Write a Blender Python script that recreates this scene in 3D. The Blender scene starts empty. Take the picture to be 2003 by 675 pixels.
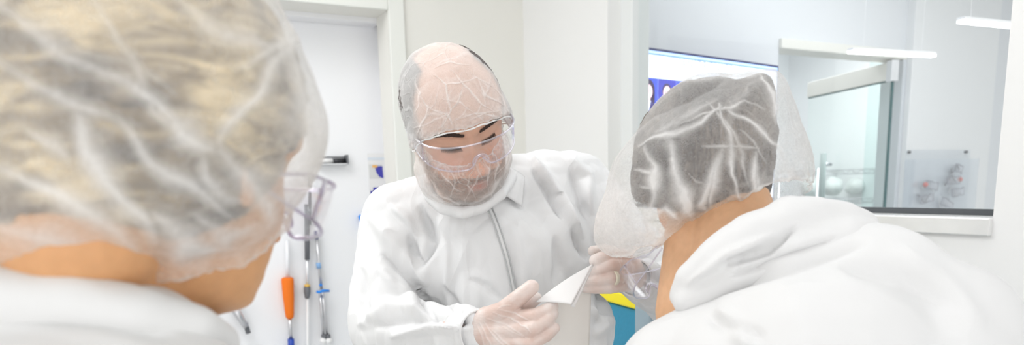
import bpy, bmesh, math, random
import numpy as np
from mathutils import Vector, Matrix
from mathutils.bvhtree import BVHTree

random.seed(7); rng = np.random.default_rng(7)
SC = bpy.context.scene; COL = SC.collection
# ------------------------------------------------------------------ camera
FPX, CX, CY, H = 1404.0, 1001.5, 610.0, 1.38
PITCH, ROLL = math.radians(10.1), math.radians(1.5)
F_ = np.array([0, math.cos(PITCH), -math.sin(PITCH)])
R0 = np.array([1., 0, 0]); U0 = np.array([0, math.sin(PITCH), math.cos(PITCH)])
R_ = math.cos(ROLL)*R0 - math.sin(ROLL)*U0
U_ = math.cos(ROLL)*U0 + math.sin(ROLL)*R0
C_ = np.array([0, 0, H])
def P(px, py, d): return C_ + d*(F_ + (px-CX)/FPX*R_ + (CY-py)/FPX*U_)
def proj(p):
    q = np.asarray(p) - C_; z = q@F_
    return CX + FPX*(q@R_)/z, CY - FPX*(q@U_)/z, z
cam = bpy.data.cameras.new('camera'); camo = bpy.data.objects.new('camera', cam); COL.objects.link(camo)
cam.sensor_width = 36; cam.lens = FPX/2003*36; cam.shift_y = (CY-337.5)/2003
cam.clip_start = 0.02; cam.clip_end = 60
camo.matrix_world = Matrix(((R_[0], U_[0], -F_[0], C_[0]), (R_[1], U_[1], -F_[1], C_[1]), (R_[2], U_[2], -F_[2], C_[2]), (0, 0, 0, 1)))
cam.dof.use_dof = True; cam.dof.focus_distance = 1.22; cam.dof.aperture_fstop = 4.6
SC.camera = camo

# ------------------------------------------------------------------ helpers
def link(name, me, mat=None, parent=None):
    o = bpy.data.objects.new(name, me); COL.objects.link(o)
    if mat:
        for m in (mat if isinstance(mat, (list, tuple)) else [mat]): me.materials.append(m)
    if parent is not None:
        o.parent = parent
        o.matrix_parent_inverse = parent_world(parent).inverted()
    return o
def parent_world(p):
    m = p.matrix_basis.copy()
    q = p
    while q.parent is not None:
        m = q.parent.matrix_basis @ q.matrix_parent_inverse @ m if False else q.matrix_parent_inverse @ m
        q = q.parent; m = q.matrix_basis @ m
    return m
def thing(name, label, cat, loc=(0, 0, 0), group=None):
    o = bpy.data.objects.new(name, None); COL.objects.link(o)
    o.location = tuple(float(v) for v in loc); o.empty_display_size = .05
    o['label'] = label; o['category'] = cat
    if group: o['group'] = group
    return o
def tag(o, label, cat, group=None):
    o['label'] = label; o['category'] = cat
    if group: o['group'] = group
    return o
def mesh_np(name, V, Fc, smooth=True):
    me = bpy.data.meshes.new(name)
    me.from_pydata([tuple(map(float, v)) for v in V], [], [tuple(map(int, f)) for f in Fc])
    me.update()
    if smooth: me.polygons.foreach_set('use_smooth', [True]*len(me.polygons))
    return me
class MB:
    def __init__(s): s.V = []; s.F = []
    def add(s, V, Fc):
        n = len(s.V); s.V += [tuple(map(float, v)) for v in V]; s.F += [tuple(i+n for i in f) for f in Fc]; return s
    def hexa(s, p):   # 8 points: bottom 4 ccw, top 4
        return s.add(p, [(3,2,1,0),(4,5,6,7),(0,1,5,4),(1,2,6,5),(2,3,7,6),(3,0,4,7)])
    def box(s, a, b):
        (x0,y0,z0),(x1,y1,z1) = a, b
        return s.hexa([(x0,y0,z0),(x1,y0,z0),(x1,y1,z0),(x0,y1,z0),(x0,y0,z1),(x1,y0,z1),(x1,y1,z1),(x0,y1,z1)])
    def tube(s, pts, rad, n=12, cap=True):
        pts = [np.asarray(p, float) for p in pts]
        if np.isscalar(rad): rad = [rad]*len(pts)
        V = []; Fc = []; prev = None
        for i, p in enumerate(pts):
            t = pts[min(i+1, len(pts)-1)] - pts[max(i-1, 0)]; t = t/(np.linalg.norm(t)+1e-12)
            if prev is None:
                a = np.array([0, 0, 1.]) if abs(t[2]) < .9 else np.array([1., 0, 0])
            else: a = prev
            u = a - t*(a@t); u /= np.linalg.norm(u); prev = u; w = np.cross(t, u)
            for k in range(n):
                an = 2*math.pi*k/n; V.append(p + rad[i]*(math.cos(an)*u + math.sin(an)*w))
        for i in range(len(pts)-1):
            for k in range(n):
                Fc.append((i*n+k, i*n+(k+1) % n, (i+1)*n+(k+1) % n, (i+1)*n+k))
        if cap: Fc.append(tuple(range(n))[::-1]); Fc.append(tuple((len(pts)-1)*n+k for k in range(n)))
        return s.add(V, Fc)
    def ell(s, c, ax, nu=24, nv=16):   # ax 3x3 rows = semi-axis vectors
        c = np.asarray(c, float); ax = np.asarray(ax, float); V = [c+ax[2]]; Fc = []
        for j in range(1, nv):
            th = math.pi*j/nv
            for i in range(nu):
                ph = 2*math.pi*i/nu
                V.append(c + ax[0]*math.sin(th)*math.cos(ph) + ax[1]*math.sin(th)*math.sin(ph) + ax[2]*math.cos(th))
        V.append(c-ax[2]); L = len(V)-1
        for i in range(nu): Fc.append((0, 1+i, 1+(i+1) % nu))
        for j in range(nv-2):
            for i in range(nu):
                a = 1+j*nu+i; b = 1+j*nu+(i+1) % nu; Fc.append((a, a+nu, b+nu, b))
        for i in range(nu): Fc.append((L, L-nu+(i+1) % nu, L-nu+i))
        return s.add(V, Fc)
    def cap(s, a, b, ra, rb, n=20):   # tapered capsule
        a = np.asarray(a, float); b = np.asarray(b, float)
        s.ell(a, np.eye(3)*ra, n, 12); s.ell(b, np.eye(3)*rb, n, 12)
        if np.linalg.norm(b-a) > 1e-5: s.tube([a, b], [ra, rb], n)
        return s
    def build(s, name, mat, parent=None, smooth=False, bevel=0, seg=2):
        me = mesh_np(name, s.V, s.F, smooth)
        o = link(name, me, mat, parent)
        if bevel:
            m = o.modifiers.new('bevel', 'BEVEL'); m.width = bevel; m.segments = seg; m.limit_method = 'ANGLE'
        return o
def remesh(mb, voxel, smooth_it=4, fac=.5):
    me = mesh_np('tmp', mb.V, mb.F)
    o = bpy.data.objects.new('tmp', me); COL.objects.link(o)
    m = o.modifiers.new('r', 'REMESH'); m.mode = 'VOXEL'; m.voxel_size = voxel; m.use_smooth_shade = True
    if smooth_it:
        m = o.modifiers.new('s', 'SMOOTH'); m.factor = fac; m.iterations = smooth_it
    dg = bpy.context.evaluated_depsgraph_get(); dg.update()
    out = bpy.data.meshes.new_from_object(o.evaluated_get(dg))
    bpy.data.objects.remove(o); bpy.data.meshes.remove(me)
    return out
def get_co(me):
    a = np.empty(len(me.vertices)*3, np.float32); me.vertices.foreach_get('co', a); return a.reshape(-1, 3).astype(float)
def get_no(me):
    a = np.empty(len(me.vertices)*3, np.float32); me.vertices.foreach_get('normal', a); return a.reshape(-1, 3).astype(float)
def set_co(me, V): me.vertices.foreach_set('co', np.asarray(V, np.float32).ravel()); me.update()
def set_attr(me, name, v):
    a = me.attributes.new(name, 'FLOAT', 'POINT'); a.data.foreach_set('value', np.asarray(v, np.float32))
def set_col(me, name, v):
    a = me.attributes.new(name, 'FLOAT_COLOR', 'POINT')
    a.data.foreach_set('color', np.concatenate([v, np.ones((len(v), 1))], 1).astype(np.float32).ravel())
def bvh_of(me):
    return BVHTree.FromPolygons([v.co.copy() for v in me.vertices], [tuple(p.vertices) for p in me.polygons])
def shoot(bvh, px, py):
    d = Vector(P(px, py, 1)-C_).normalized()
    h = bvh.ray_cast(Vector(C_), d)
    return (None, None) if h[0] is None else (np.array(h[0]), np.array(h[1]))
def hash3(i, j, k, s):
    n = (i*73856093) ^ (j*19349663) ^ (k*83492791) ^ (s*2654435761)
    n = (n ^ (n >> 13))*1274126177; n &= 0x7fffffff
    return ((n ^ (n >> 16)) & 0xffff)/65535.
def noise(p, sc=1., seed=0):
    q = np.asarray(p)*sc + 100.3 + seed*7.7; i = np.floor(q).astype(np.int64); f = q-i; f = f*f*f*(f*(f*6-15)+10)
    r = 0
    for a in (0, 1):
        for b in (0, 1):
            for c in (0, 1):
                w = (f[:, 0] if a else 1-f[:, 0])*(f[:, 1] if b else 1-f[:, 1])*(f[:, 2] if c else 1-f[:, 2])
                r = r + w*hash3(i[:, 0]+a, i[:, 1]+b, i[:, 2]+c, seed)
    return r*2-1
def crumple(p, sc, seed=0):
    # faceted folds: distance differences to jittered cell points
    q = np.asarray(p)*sc + 50.5; i = np.floor(q).astype(np.int64)
    d1 = np.full(len(q), 9.); d2 = np.full(len(q), 9.)
    for a in (-1, 0, 1):
        for b in (-1, 0, 1):
            for c in (-1, 0, 1):
                ia, ib, ic = i[:, 0]+a, i[:, 1]+b, i[:, 2]+c
                g = np.stack([ia+hash3(ia, ib, ic, seed+1), ib+hash3(ia, ib, ic, seed+2), ic+hash3(ia, ib, ic, seed+3)], 1)
                d = np.linalg.norm(q-g, axis=1)
                m = d < d1; d2 = np.where(m, d1, np.minimum(d2, d)); d1 = np.where(m, d, d1)
    return d1, d2
def seg_dist(p, pts):
    """distance of 2-D/3-D points to a polyline, with parameter 0..1"""
    best = np.full(len(p), 1e9); par = np.zeros(len(p)); n = len(pts)-1
    for k in range(n):
        a = np.asarray(pts[k], float); b = np.asarray(pts[k+1], float); ab = b-a
        t = np.clip(((p-a)@ab)/(ab@ab+1e-12), 0, 1)
        d = np.linalg.norm(p-(a+t[:, None]*ab), axis=1)
        m = d < best; best = np.where(m, d, best); par = np.where(m, (k+t)/n, par)
    return best, par

# ------------------------------------------------------------------ materials
MATS = {}
def mat(name, col, rough=.5, metal=0, bump=None, var=0, spec=.5, emit=None, trans=0, alpha=1, coat=0, sss=0):
    if name in MATS: return MATS[name]
    m = bpy.data.materials.new(name); m.use_nodes = True; nt = m.node_tree; b = nt.nodes['Principled BSDF']
    b.inputs['Base Color'].default_value = (*col, 1); b.inputs['Roughness'].default_value = rough
    b.inputs['Metallic'].default_value = metal; b.inputs['Specular IOR Level'].default_value = spec
    b.inputs['Coat Weight'].default_value = coat
    if sss:
        b.inputs['Subsurface Weight'].default_value = sss; b.inputs['Subsurface Radius'].default_value = (.01, .004, .002); b.inputs['Subsurface Scale'].default_value = 1
    if trans: b.inputs['Transmission Weight'].default_value = trans
    if alpha < 1: b.inputs['Alpha'].default_value = alpha
    if emit: b.inputs['Emission Color'].default_value = (*emit[0], 1); b.inputs['Emission Strength'].default_value = emit[1]
    tc = nt.nodes.new('ShaderNodeTexCoord')
    n = nt.nodes.new('ShaderNodeTexNoise'); n.inputs['Scale'].default_value = (bump or (20, 0))[0]; n.inputs['Detail'].default_value = 5
    nt.links.new(tc.outputs['Object'], n.inputs['Vector'])
    if var:
        mx = nt.nodes.new('ShaderNodeMix'); mx.data_type = 'RGBA'
        mx.inputs[6].default_value = (*[c*(1-var) for c in col], 1); mx.inputs[7].default_value = (*[min(1, c*(1+var)) for c in col], 1)
        nt.links.new(n.outputs['Fac'], mx.inputs[0]); nt.links.new(mx.outputs[2], b.inputs['Base Color'])
    if bump:
        bp = nt.nodes.new('ShaderNodeBump'); bp.inputs['Strength'].default_value = bump[1]; bp.inputs['Distance'].default_value = .002
        nt.links.new(n.outputs['Fac'], bp.inputs['Height']); nt.links.new(bp.outputs['Normal'], b.inputs['Normal'])
    MATS[name] = m; return m
def N(nt, t, **kw):
    n = nt.nodes.new(t)
    for k, v in kw.items():
        if k in ('operation', 'data_type', 'feature', 'attribute_name', 'blend_type', 'interpolation'): setattr(n, k, v)
        else: n.inputs[k].default_value = v
    return n
def mathn(nt, op, a, b=None, clamp=False):
    n = nt.nodes.new('ShaderNodeMath'); n.operation = op; n.use_clamp = clamp
    for i, v in enumerate((a, b)):
        if v is None: continue
        if hasattr(v, 'links'): nt.links.new(v, n.inputs[i])
        else: n.inputs[i].default_value = v
    return n.outputs[0]

def mat_fabric(name, col, fold=1., scale=1., detail=.6):
    """white film-coated coverall cloth: crisp crumple bump + fine fibre"""
    m = bpy.data.materials.new(name); m.use_nodes = True; nt = m.node_tree; b = nt.nodes['Principled BSDF']
    b.inputs['Base Color'].default_value = (*col, 1); b.inputs['Roughness'].default_value = .62; b.inputs['Specular IOR Level'].default_value = .3
    tc = N(nt, 'ShaderNodeTexCoord')
    mp = N(nt, 'ShaderNodeMapping'); mp.inputs['Scale'].default_value = (1, 1, .6); nt.links.new(tc.outputs['Object'], mp.inputs['Vector'])
    dn = N(nt, 'ShaderNodeTexNoise', Scale=6*scale, Detail=3.)
    nt.links.new(mp.outputs[0], dn.inputs['Vector'])
    ad = N(nt, 'ShaderNodeMix', data_type='VECTOR'); ad.inputs[0].default_value = .12
    nt.links.new(mp.outputs[0], ad.inputs[4]); nt.links.new(dn.outputs['Color'], ad.inputs[5])
    v1 = N(nt, 'ShaderNodeTexVoronoi', Scale=9*scale); v1.feature = 'F1'; nt.links.new(ad.outputs[1], v1.inputs['Vector'])
    v2 = N(nt, 'ShaderNodeTexVoronoi', Scale=24*scale); v2.feature = 'F1'; nt.links.new(ad.outputs[1], v2.inputs['Vector'])
    n3 = N(nt, 'ShaderNodeTexNoise', Scale=700., Detail=2.); nt.links.new(tc.outputs['Object'], n3.inputs['Vector'])
    h = mathn(nt, 'ADD', mathn(nt, 'MULTIPLY', v1.outputs['Distance'], .012*fold), mathn(nt, 'MULTIPLY', v2.outputs['Distance'], .0035*detail))
    h = mathn(nt, 'ADD', h, mathn(nt, 'MULTIPLY', n3.outputs['Fac'], .00012))
    bp = N(nt, 'ShaderNodeBump', Strength=.8, Distance=1.); nt.links.new(h, bp.inputs['Height']); nt.links.new(bp.outputs[0], b.inputs['Normal'])
    return m

def mat_gauze(name, col, base, crease, line_scale, line_amt, fibre=260, bump=.0015, veil=.35):
    """thin non-woven sheet: partly see-through, denser along folds and fibres"""
    m = bpy.data.materials.new(name); m.use_nodes = True; nt = m.node_tree
    for n in list(nt.nodes): nt.nodes.remove(n)
    out = N(nt, 'ShaderNodeOutputMaterial')
    tc = N(nt, 'ShaderNodeTexCoord')
    dn = N(nt, 'ShaderNodeTexNoise', Scale=line_scale*.35, Detail=3.); nt.links.new(tc.outputs['Object'], dn.inputs['Vector'])
    ad = N(nt, 'ShaderNodeMix', data_type='VECTOR'); ad.inputs[0].default_value = .5*min(.4, 5./line_scale)
    nt.links.new(tc.outputs['Object'], ad.inputs[4]); nt.links.new(dn.outputs['Color'], ad.inputs[5])
    ln = []
    for k, (s, w) in enumerate(((1., .05), (2.3, .05))):
        mp = N(nt, 'ShaderNodeMapping'); mp.inputs['Scale'].default_value = (1, .8, .45+.25*k); mp.inputs['Rotation'].default_value = (.4*k, .5-1.1*k, .3)
        nt.links.new(ad.outputs[1], mp.inputs['Vector'])
        v = N(nt, 'ShaderNodeTexVoronoi', Scale=line_scale*s); v.feature = 'DISTANCE_TO_EDGE'; nt.links.new(mp.outputs[0], v.inputs['Vector'])
        mr = N(nt, 'ShaderNodeMapRange'); mr.interpolation_type = 'SMOOTHSTEP'
        mr.inputs[1].default_value = 0; mr.inputs[2].default_value = w; mr.inputs[3].default_value = 1; mr.inputs[4].default_value = 0
        nt.links.new(v.outputs['Distance'], mr.inputs[0]); ln.append(mr.outputs[0])
    gate = N(nt, 'ShaderNodeTexNoise', Scale=line_scale*.8, Detail=1.); nt.links.new(tc.outputs['Object'], gate.inputs['Vector'])
    g = N(nt, 'ShaderNodeMapRange'); g.inputs[1].default_value = .42; g.inputs[2].default_value = .62; nt.links.new(gate.outputs['Fac'], g.inputs[0])
    lines = mathn(nt, 'MULTIPLY', mathn(nt, 'ADD', ln[0], mathn(nt, 'MULTIPLY', ln[1], .5)), g.outputs[0])
    at = N(nt, 'ShaderNodeAttribute'); at.attribute_name = 'crease'
    fb = N(nt, 'ShaderNodeTexNoise', Scale=float(fibre), Detail=3., Distortion=1.5); nt.links.new(tc.outputs['Object'], fb.inputs['Vector'])
    lw = N(nt, 'ShaderNodeLayerWeight', Blend=.35)
    a = mathn(nt, 'ADD', mathn(nt, 'MULTIPLY', at.outputs['Fac'], crease), mathn(nt, 'MULTIPLY', lines, line_amt))
    a = mathn(nt, 'ADD', a, mathn(nt, 'MULTIPLY', mathn(nt, 'SUBTRACT', fb.outputs['Fac'], .5), .35))
    a = mathn(nt, 'ADD', a, mathn(nt, 'MULTIPLY', lw.outputs['Facing'], veil))
    a = mathn(nt, 'ADD', a, base, clamp=True)
    a = mathn(nt, 'MINIMUM', a, .97)
    df = N(nt, 'ShaderNodeBsdfDiffuse', Color=(*col, 1)); tr = N(nt, 'ShaderNodeBsdfTranslucent', Color=(*col, 1)); ms = N(nt, 'ShaderNodeMixShader', Fac=.4)
    hh = mathn(nt, 'ADD', mathn(nt, 'MULTIPLY', lines, bump), mathn(nt, 'MULTIPLY', at.outputs['Fac'], bump))
    bp = N(nt, 'ShaderNodeBump', Strength=.7, Distance=1.); nt.links.new(hh, bp.inputs['Height'])
    nt.links.new(bp.outputs[0], df.inputs['Normal'])
    nt.links.new(df.outputs[0], ms.inputs[1]); nt.links.new(tr.outputs[0], ms.inputs[2])
    tp = N(nt, 'ShaderNodeBsdfTransparent', Color=(1, 1, 1, 1)); mx = N(nt, 'ShaderNodeMixShader')
    nt.links.new(a, mx.inputs[0]); nt.links.new(tp.outputs[0], mx.inputs[1]); nt.links.new(ms.outputs[0], mx.inputs[2]); nt.links.new(mx.outputs[0], out.inputs[0])
    return m

def mat_clear(name, tint=(1, 1, 1), refl=.12, edge=.5, rough=.02):
    """thin clear sheet: transparent with fresnel-like reflection"""
    m = bpy.data.materials.new(name); m.use_nodes = True; nt = m.node_tree
    for n in list(nt.nodes): nt.nodes.remove(n)
    out = N(nt, 'ShaderNodeOutputMaterial'); tp = N(nt, 'ShaderNodeBsdfTransparent', Color=(*tint, 1))
    gl = N(nt, 'ShaderNodeBsdfGlossy', Color=(1, 1, 1, 1), Roughness=rough)
    lw = N(nt, 'ShaderNodeLayerWeight', Blend=.5); a = mathn(nt, 'ADD', mathn(nt, 'MULTIPLY', mathn(nt, 'POWER', lw.outputs['Facing'], 3.5), edge), refl, clamp=True)
    mx = N(nt, 'ShaderNodeMixShader'); nt.links.new(a, mx.inputs[0]); nt.links.new(tp.outputs[0], mx.inputs[1]); nt.links.new(gl.outputs[0], mx.inputs[2]); nt.links.new(mx.outputs[0], out.inputs[0])
    return m
def mat_attr(name, rough=.5, sss=.0, bump=(300, .2), spec=.4):
    m = bpy.data.materials.new(name); m.use_nodes = True; nt = m.node_tree; b = nt.nodes['Principled BSDF']
    at = N(nt, 'ShaderNodeAttribute'); at.attribute_name = 'tone'; tc = N(nt, 'ShaderNodeTexCoord')
    n = N(nt, 'ShaderNodeTexNoise', Scale=90., Detail=4.); nt.links.new(tc.outputs['Object'], n.inputs['Vector'])
    mr = N(nt, 'ShaderNodeMapRange'); mr.inputs[3].default_value = .88; mr.inputs[4].default_value = 1.1; nt.links.new(n.outputs['Fac'], mr.inputs[0])
    vm = nt.nodes.new('ShaderNodeVectorMath'); vm.operation = 'SCALE'; nt.links.new(at.outputs['Color'], vm.inputs[0]); nt.links.new(mr.outputs[0], vm.inputs['Scale'])
    nt.links.new(vm.outputs[0], b.inputs['Base Color']); b.inputs['Roughness'].default_value = rough; b.inputs['Specular IOR Level'].default_value = spec
    if sss:
        b.inputs['Subsurface Weight'].default_value = sss; b.inputs['Subsurface Radius'].default_value = (.012, .005, .003); b.inputs['Subsurface Scale'].default_value = 1
    n2 = N(nt, 'ShaderNodeTexNoise', Scale=float(bump[0]), Detail=3.); nt.links.new(tc.outputs['Object'], n2.inputs['Vector'])
    bp = N(nt, 'ShaderNodeBump', Strength=bump[1], Distance=.0006); nt.links.new(n2.outputs['Fac'], bp.inputs['Height']); nt.links.new(bp.outputs[0], b.inputs['Normal'])
    return m
def mat_hair(name, c0, c1, c2, scale=(260, 260, 8), rot=(0, 0, 0)):
    m = bpy.data.materials.new(name); m.use_nodes = True; nt = m.node_tree; b = nt.nodes['Principled BSDF']; tc = N(nt, 'ShaderNodeTexCoord')
    mp = N(nt, 'ShaderNodeMapping'); mp.inputs['Scale'].default_value = scale; mp.inputs['Rotation'].default_value = rot; nt.links.new(tc.outputs['Object'], mp.inputs['Vector'])
    n = N(nt, 'ShaderNodeTexNoise', Scale=1., Detail=5., Distortion=.6); nt.links.new(mp.outputs[0], n.inputs['Vector'])
    n2 = N(nt, 'ShaderNodeTexNoise', Scale=9., Detail=2.); nt.links.new(tc.outputs['Object'], n2.inputs['Vector'])
    s = mathn(nt, 'ADD', mathn(nt, 'MULTIPLY', n.outputs['Fac'], .5), mathn(nt, 'MULTIPLY', n2.outputs['Fac'], .5))
    cr = nt.nodes.new('ShaderNodeValToRGB'); e = cr.color_ramp.elements
    e[0].position = .36; e[0].color = (*c0, 1); e[1].position = .64; e[1].color = (*c2, 1); k = e.new(.5); k.color = (*c1, 1)
    nt.links.new(s, cr.inputs[0]); nt.links.new(cr.outputs[0], b.inputs['Base Color']); b.inputs['Roughness'].default_value = .45
    bp = N(nt, 'ShaderNodeBump', Strength=.6, Distance=.002); nt.links.new(n.outputs['Fac'], bp.inputs['Height']); nt.links.new(bp.outputs[0], b.inputs['Normal'])
    return m

M_wall = mat('wall_paint', (.80, .79, .745), .6, bump=(60, .05))
M_wallr = mat('wall_paint_cool', (.85, .85, .845), .6, bump=(60, .05))
M_trim = mat('trim_paint', (.80, .81, .77), .45)
M_door = mat('door_white', (.90, .905, .925), .4)
M_white = mat('white_plastic', (.88, .88, .88), .4)
M_frame = mat('window_frame_paint', (.78, .80, .80), .4)
M_sill = mat('sill_metal', (.80, .80, .79), .28, metal=.25, var=.12, bump=(9, .0))
M_gasket = mat('gasket', (.10, .11, .12), .6)
M_grey = mat('grey_rubber', (.16, .165, .18), .6)
M_black = mat('black_plastic', (.02, .02, .025), .4)
M_chrome = mat('brushed_metal', (.62, .62, .64), .3, metal=.9)
M_alu = mat('pale_metal', (.80, .81, .83), .35, metal=.5)
M_orange = mat('orange_foam', (.88, .19, .01), .8, bump=(300, .4), var=.12)
M_blue = mat('blue_plastic', (.01, .06, .42), .4)
M_navy = mat('navy_plastic', (.01, .02, .14), .4)
M_lblue = mat('pale_blue_plastic', (.25, .45, .75), .4)
M_cyan = mat('bright_blue_plastic', (.02, .25, .80), .4)
M_yel = mat('yellow_plastic', (.93, .78, .0), .45)
M_teal = mat('teal_plastic', (.02, .26, .42), .55, bump=(120, .3), var=.08)
M_floor = mat('floor_vinyl', (.72, .73, .73), .35, var=.04)
M_ceil = mat('ceiling_tile', (.88, .88, .88), .8)
M_far = mat('far_wall_paint', (.80, .82, .85), .6)
M_farlight = mat('far_wall_light', (.87, .88, .89), .6)
M_cream = mat('cream_panel', (.86, .85, .80), .5)
M_glass = mat_clear('window_glass', (.97, .985, .985), .03, .5)
M_gdoor = mat_clear('green_glass', (.965, .99, .98), .02, .4)
M_gedge = mat('glass_edge', (.03, .12, .13), .2)
M_lens = mat_clear('clear_lens', (.985, .98, .99), .05, .6)
M_rim = mat_clear('lens_rim', (.86, .84, .91), .25, .6, .1)
M_paper = mat('paper_white', (.84, .84, .84), .6)
M_reflglow = mat('reflection_glow', (1, 1, 1), .5, emit=((1, 1, 1), 6))  # glow of the ceiling-light reflections in the window
M_suit = mat_fabric('coverall_cloth', (.80, .805, .81), 2.2, 1.0, 1.6)
M_suitL = mat_fabric('coverall_cloth_soft', (.75, .75, .745), .8, .8, .3)
M_suitR = mat_fabric('coverall_cloth_near', (.73, .73, .73), 1.5, .8, .6)
M_skin = mat_attr('skin', .5, .12)

# ------------------------------------------------------------------ room
DC = 3.4
def plan(px, py, d): p = P(px, py, d); return p
def hdir(px, py=200):
    v = P(px, py, 1)-C_; v = v[:2]; return v/np.linalg.norm(v)
c_dir = P(1027, 200, 1)-C_
C0 = (c_dir[:2]/c_dir[1])*DC                        # room corner on plan
aL, aR = math.radians(62), math.radians(28)
dL = np.array([-math.sin(aL), -math.cos(aL)])       # left wall, running towards the viewer's left
dR = np.array([math.sin(aR), -math.cos(aR)])        # window wall, running towards the viewer's right
nL = np.array([-dL[1], dL[0]]); nL = nL if nL@C0 > 0 and nL[1] > 0 else -nL      # pointing away from the room
nR = np.array([-dR[1], dR[0]]); nR = nR if nR[0] > 0 else -nR
class Wall:
    def __init__(s, o, d, n): s.o, s.d, s.n = np.array(o, float), d, n
    def hit(s, px, py, off=0.):
        v = P(px, py, 1)-C_; o = s.o + s.n*off
        A = np.array([[v[0], -s.d[0]], [v[1], -s.d[1]]]); t, q = np.linalg.solve(A, o)
        return q, H + t*v[2]
    def pt(s, q, z, off=0.): p = s.o + s.d*q + s.n*off; return np.array([p[0], p[1], z])
    def box(s, mb, q0, q1, z0, z1, o0, o1):
        mb.hexa([s.pt(q0, z0, o0), s.pt(q1, z0, o0), s.pt(q1, z0, o1), s.pt(q0, z0, o1),
                 s.pt(q0, z1, o0), s.pt(q1, z1, o0), s.pt(q1, z1, o1), s.pt(q0, z1, o1)]); return mb
WL = Wall(C0, dL, nL); WR = Wall(C0, dR, nR)
def struct(o): o['kind'] = 'structure'; return o
CEIL = 2.75
# left wall with the recessed opening
qj, zj = WL.hit(757, 21)
qc = WL.hit(790, 60)[0]
q_end = qj+1.25; WT = .14; BACK = .235
mb = MB(); WL.box(mb, 0, qj, 0, CEIL, 0, WT); WL.box(mb, q_end, 5.5, 0, CEIL, 0, WT); WL.box(mb, qj, q_end, zj, CEIL, 0, WT)
struct(mb.build('wall_left', M_wall))
mb = MB()
z_t = WL.hit(700, 10)[1]
WL.box(mb, qc, qj, 0, zj+(qj-qc), -.016, 0); WL.box(mb, q_end, q_end+(qj-qc), 0, zj+(qj-qc), -.016, 0); WL.box(mb, qj, q_end, zj, zj+(qj-qc), -.016, 0)
struct(mb.build('trim_1', M_trim, bevel=.004))
q2, z2 = WL.hit(741, 55, BACK)
mb = MB(); WL.box(mb, qj-.02, q_end+.02, z2, zj+.05, WT, BACK); WL.box(mb, qj-.10, q2, 0, z2, WT, BACK)
struct(mb.build('trim_2', mat('stop_white', (.86, .86, .88), .4), bevel=.003))
mb = MB(); WL.box(mb, qj-.3, q_end+.3, 0, zj+.1, BACK, BACK+.05)
struct(mb.build('wall_recess', M_door))
# window wall
qw0, _ = WR.hit(1189, 150)
qw1, _ = WR.hit(1963, 200)
qs, zs = WR.hit(1820, 431)
zst = zs
GL = .09                                            # glass offset inside the wall
mb = MB(); WR.box(mb, -WT, qw0, 0, CEIL, 0, WT); WR.box(mb, qw1, qw1+.9, 0, CEIL, 0, WT)
WR.box(mb, qw0, qw1, 0, zs, 0, WT); WR.box(mb, qw0, qw1, 2.55, CEIL, 0, WT)
struct(mb.build('wall_right', M_wallr))
_, zg = WR.hit(1820, 409, GL)
mb = MB(); WR.box(mb, qw0, qw1, zs-.03, zg-.012, -.012, WT)
struct(mb.build('trim_3', M_sill, bevel=.003))
qf, _ = WR.hit(1249, 150, GL)
mb = MB(); WR.box(mb, qw0-.005, qf, zg-.02, 2.55, GL-.03, WT); WR.box(mb, qw1-.002, qw1+.03, zg-.02, 2.55, GL-.02, WT-.01)
win = mb.build('window_1', M_frame, bevel=.003); struct(win)
mb = MB(); WR.box(mb, qf, qw1, zg-.012, zg+.002, GL-.008, GL+.012); mb.build('gasket', M_gasket, win)
mb = MB(); WR.box(mb, qf-.01, qw1+.01, zg-.012, 2.56, GL-.003, GL+.003); mb.build('glass_pane', M_glass, win)
# floors and ceilings
mb = MB(); mb.box((-6, -3, -.05), (9, 9, 0)); struct(mb.build('floor', M_floor))
mb = MB(); mb.box((-6, -3, CEIL), (9, 9, CEIL+.05)); struct(mb.build('ceiling', M_ceil))
# far room behind the glass: back wall parallel to the left wall
fw_dir = P(1640, 200, 1)-C_
FO = fw_dir[:2]/fw_dir[1]*4.35
WF = Wall(FO, np.array([math.sin(aL), math.cos(aL)]), nL)
ql, zl = WF.hit(1524, 76); qr, zr = WF.hit(1770, 100)
z_ft = zr
qi, _ = WF.hit(1757, 200)
z_fb = WF.hit(1751, 116)[1]
mb = MB(); WF.box(mb, -1.85, ql, 0, CEIL, 0, .12); WF.box(mb, qr, 4.2, 0, CEIL, 0, .12); WF.box(mb, ql, qr, z_ft, CEIL, 0, .12)
struct(mb.build('wall_far', M_far))
mb = MB(); WF.box(mb, ql, qr, z_fb, z_ft, -.02, .13); struct(mb.build('trim_4', M_cream, bevel=.004))
mb = MB(); WF.box(mb, qi, qr, 0, z_fb, -.02, .13); struct(mb.build('trim_5', mat('far_jamb', (.68, .71, .75), .4), bevel=.003))
mb = MB(); WF.box(mb, ql-1, qr+1.7, 0, CEIL, 2.2, 2.3); struct(mb.build('wall_back', M_farlight))
mb = MB(); WF.box(mb, qr+1.5, qr+1.6, 0, CEIL, .12, 2.2); WF.box(mb, ql-.9, ql-.8, 0, CEIL, .12, 2.2); struct(mb.build('wall_side', M_farlight))
# pilasters right of the door
qa, _ = WF.hit(1800, 200); qb, _ = WF.hit(1928, 200); 
mb = MB(); WF.box(mb, qr+.002, qb, 0, CEIL, -.05, 0); struct(mb.build('wall_panel', M_farlight))

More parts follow.
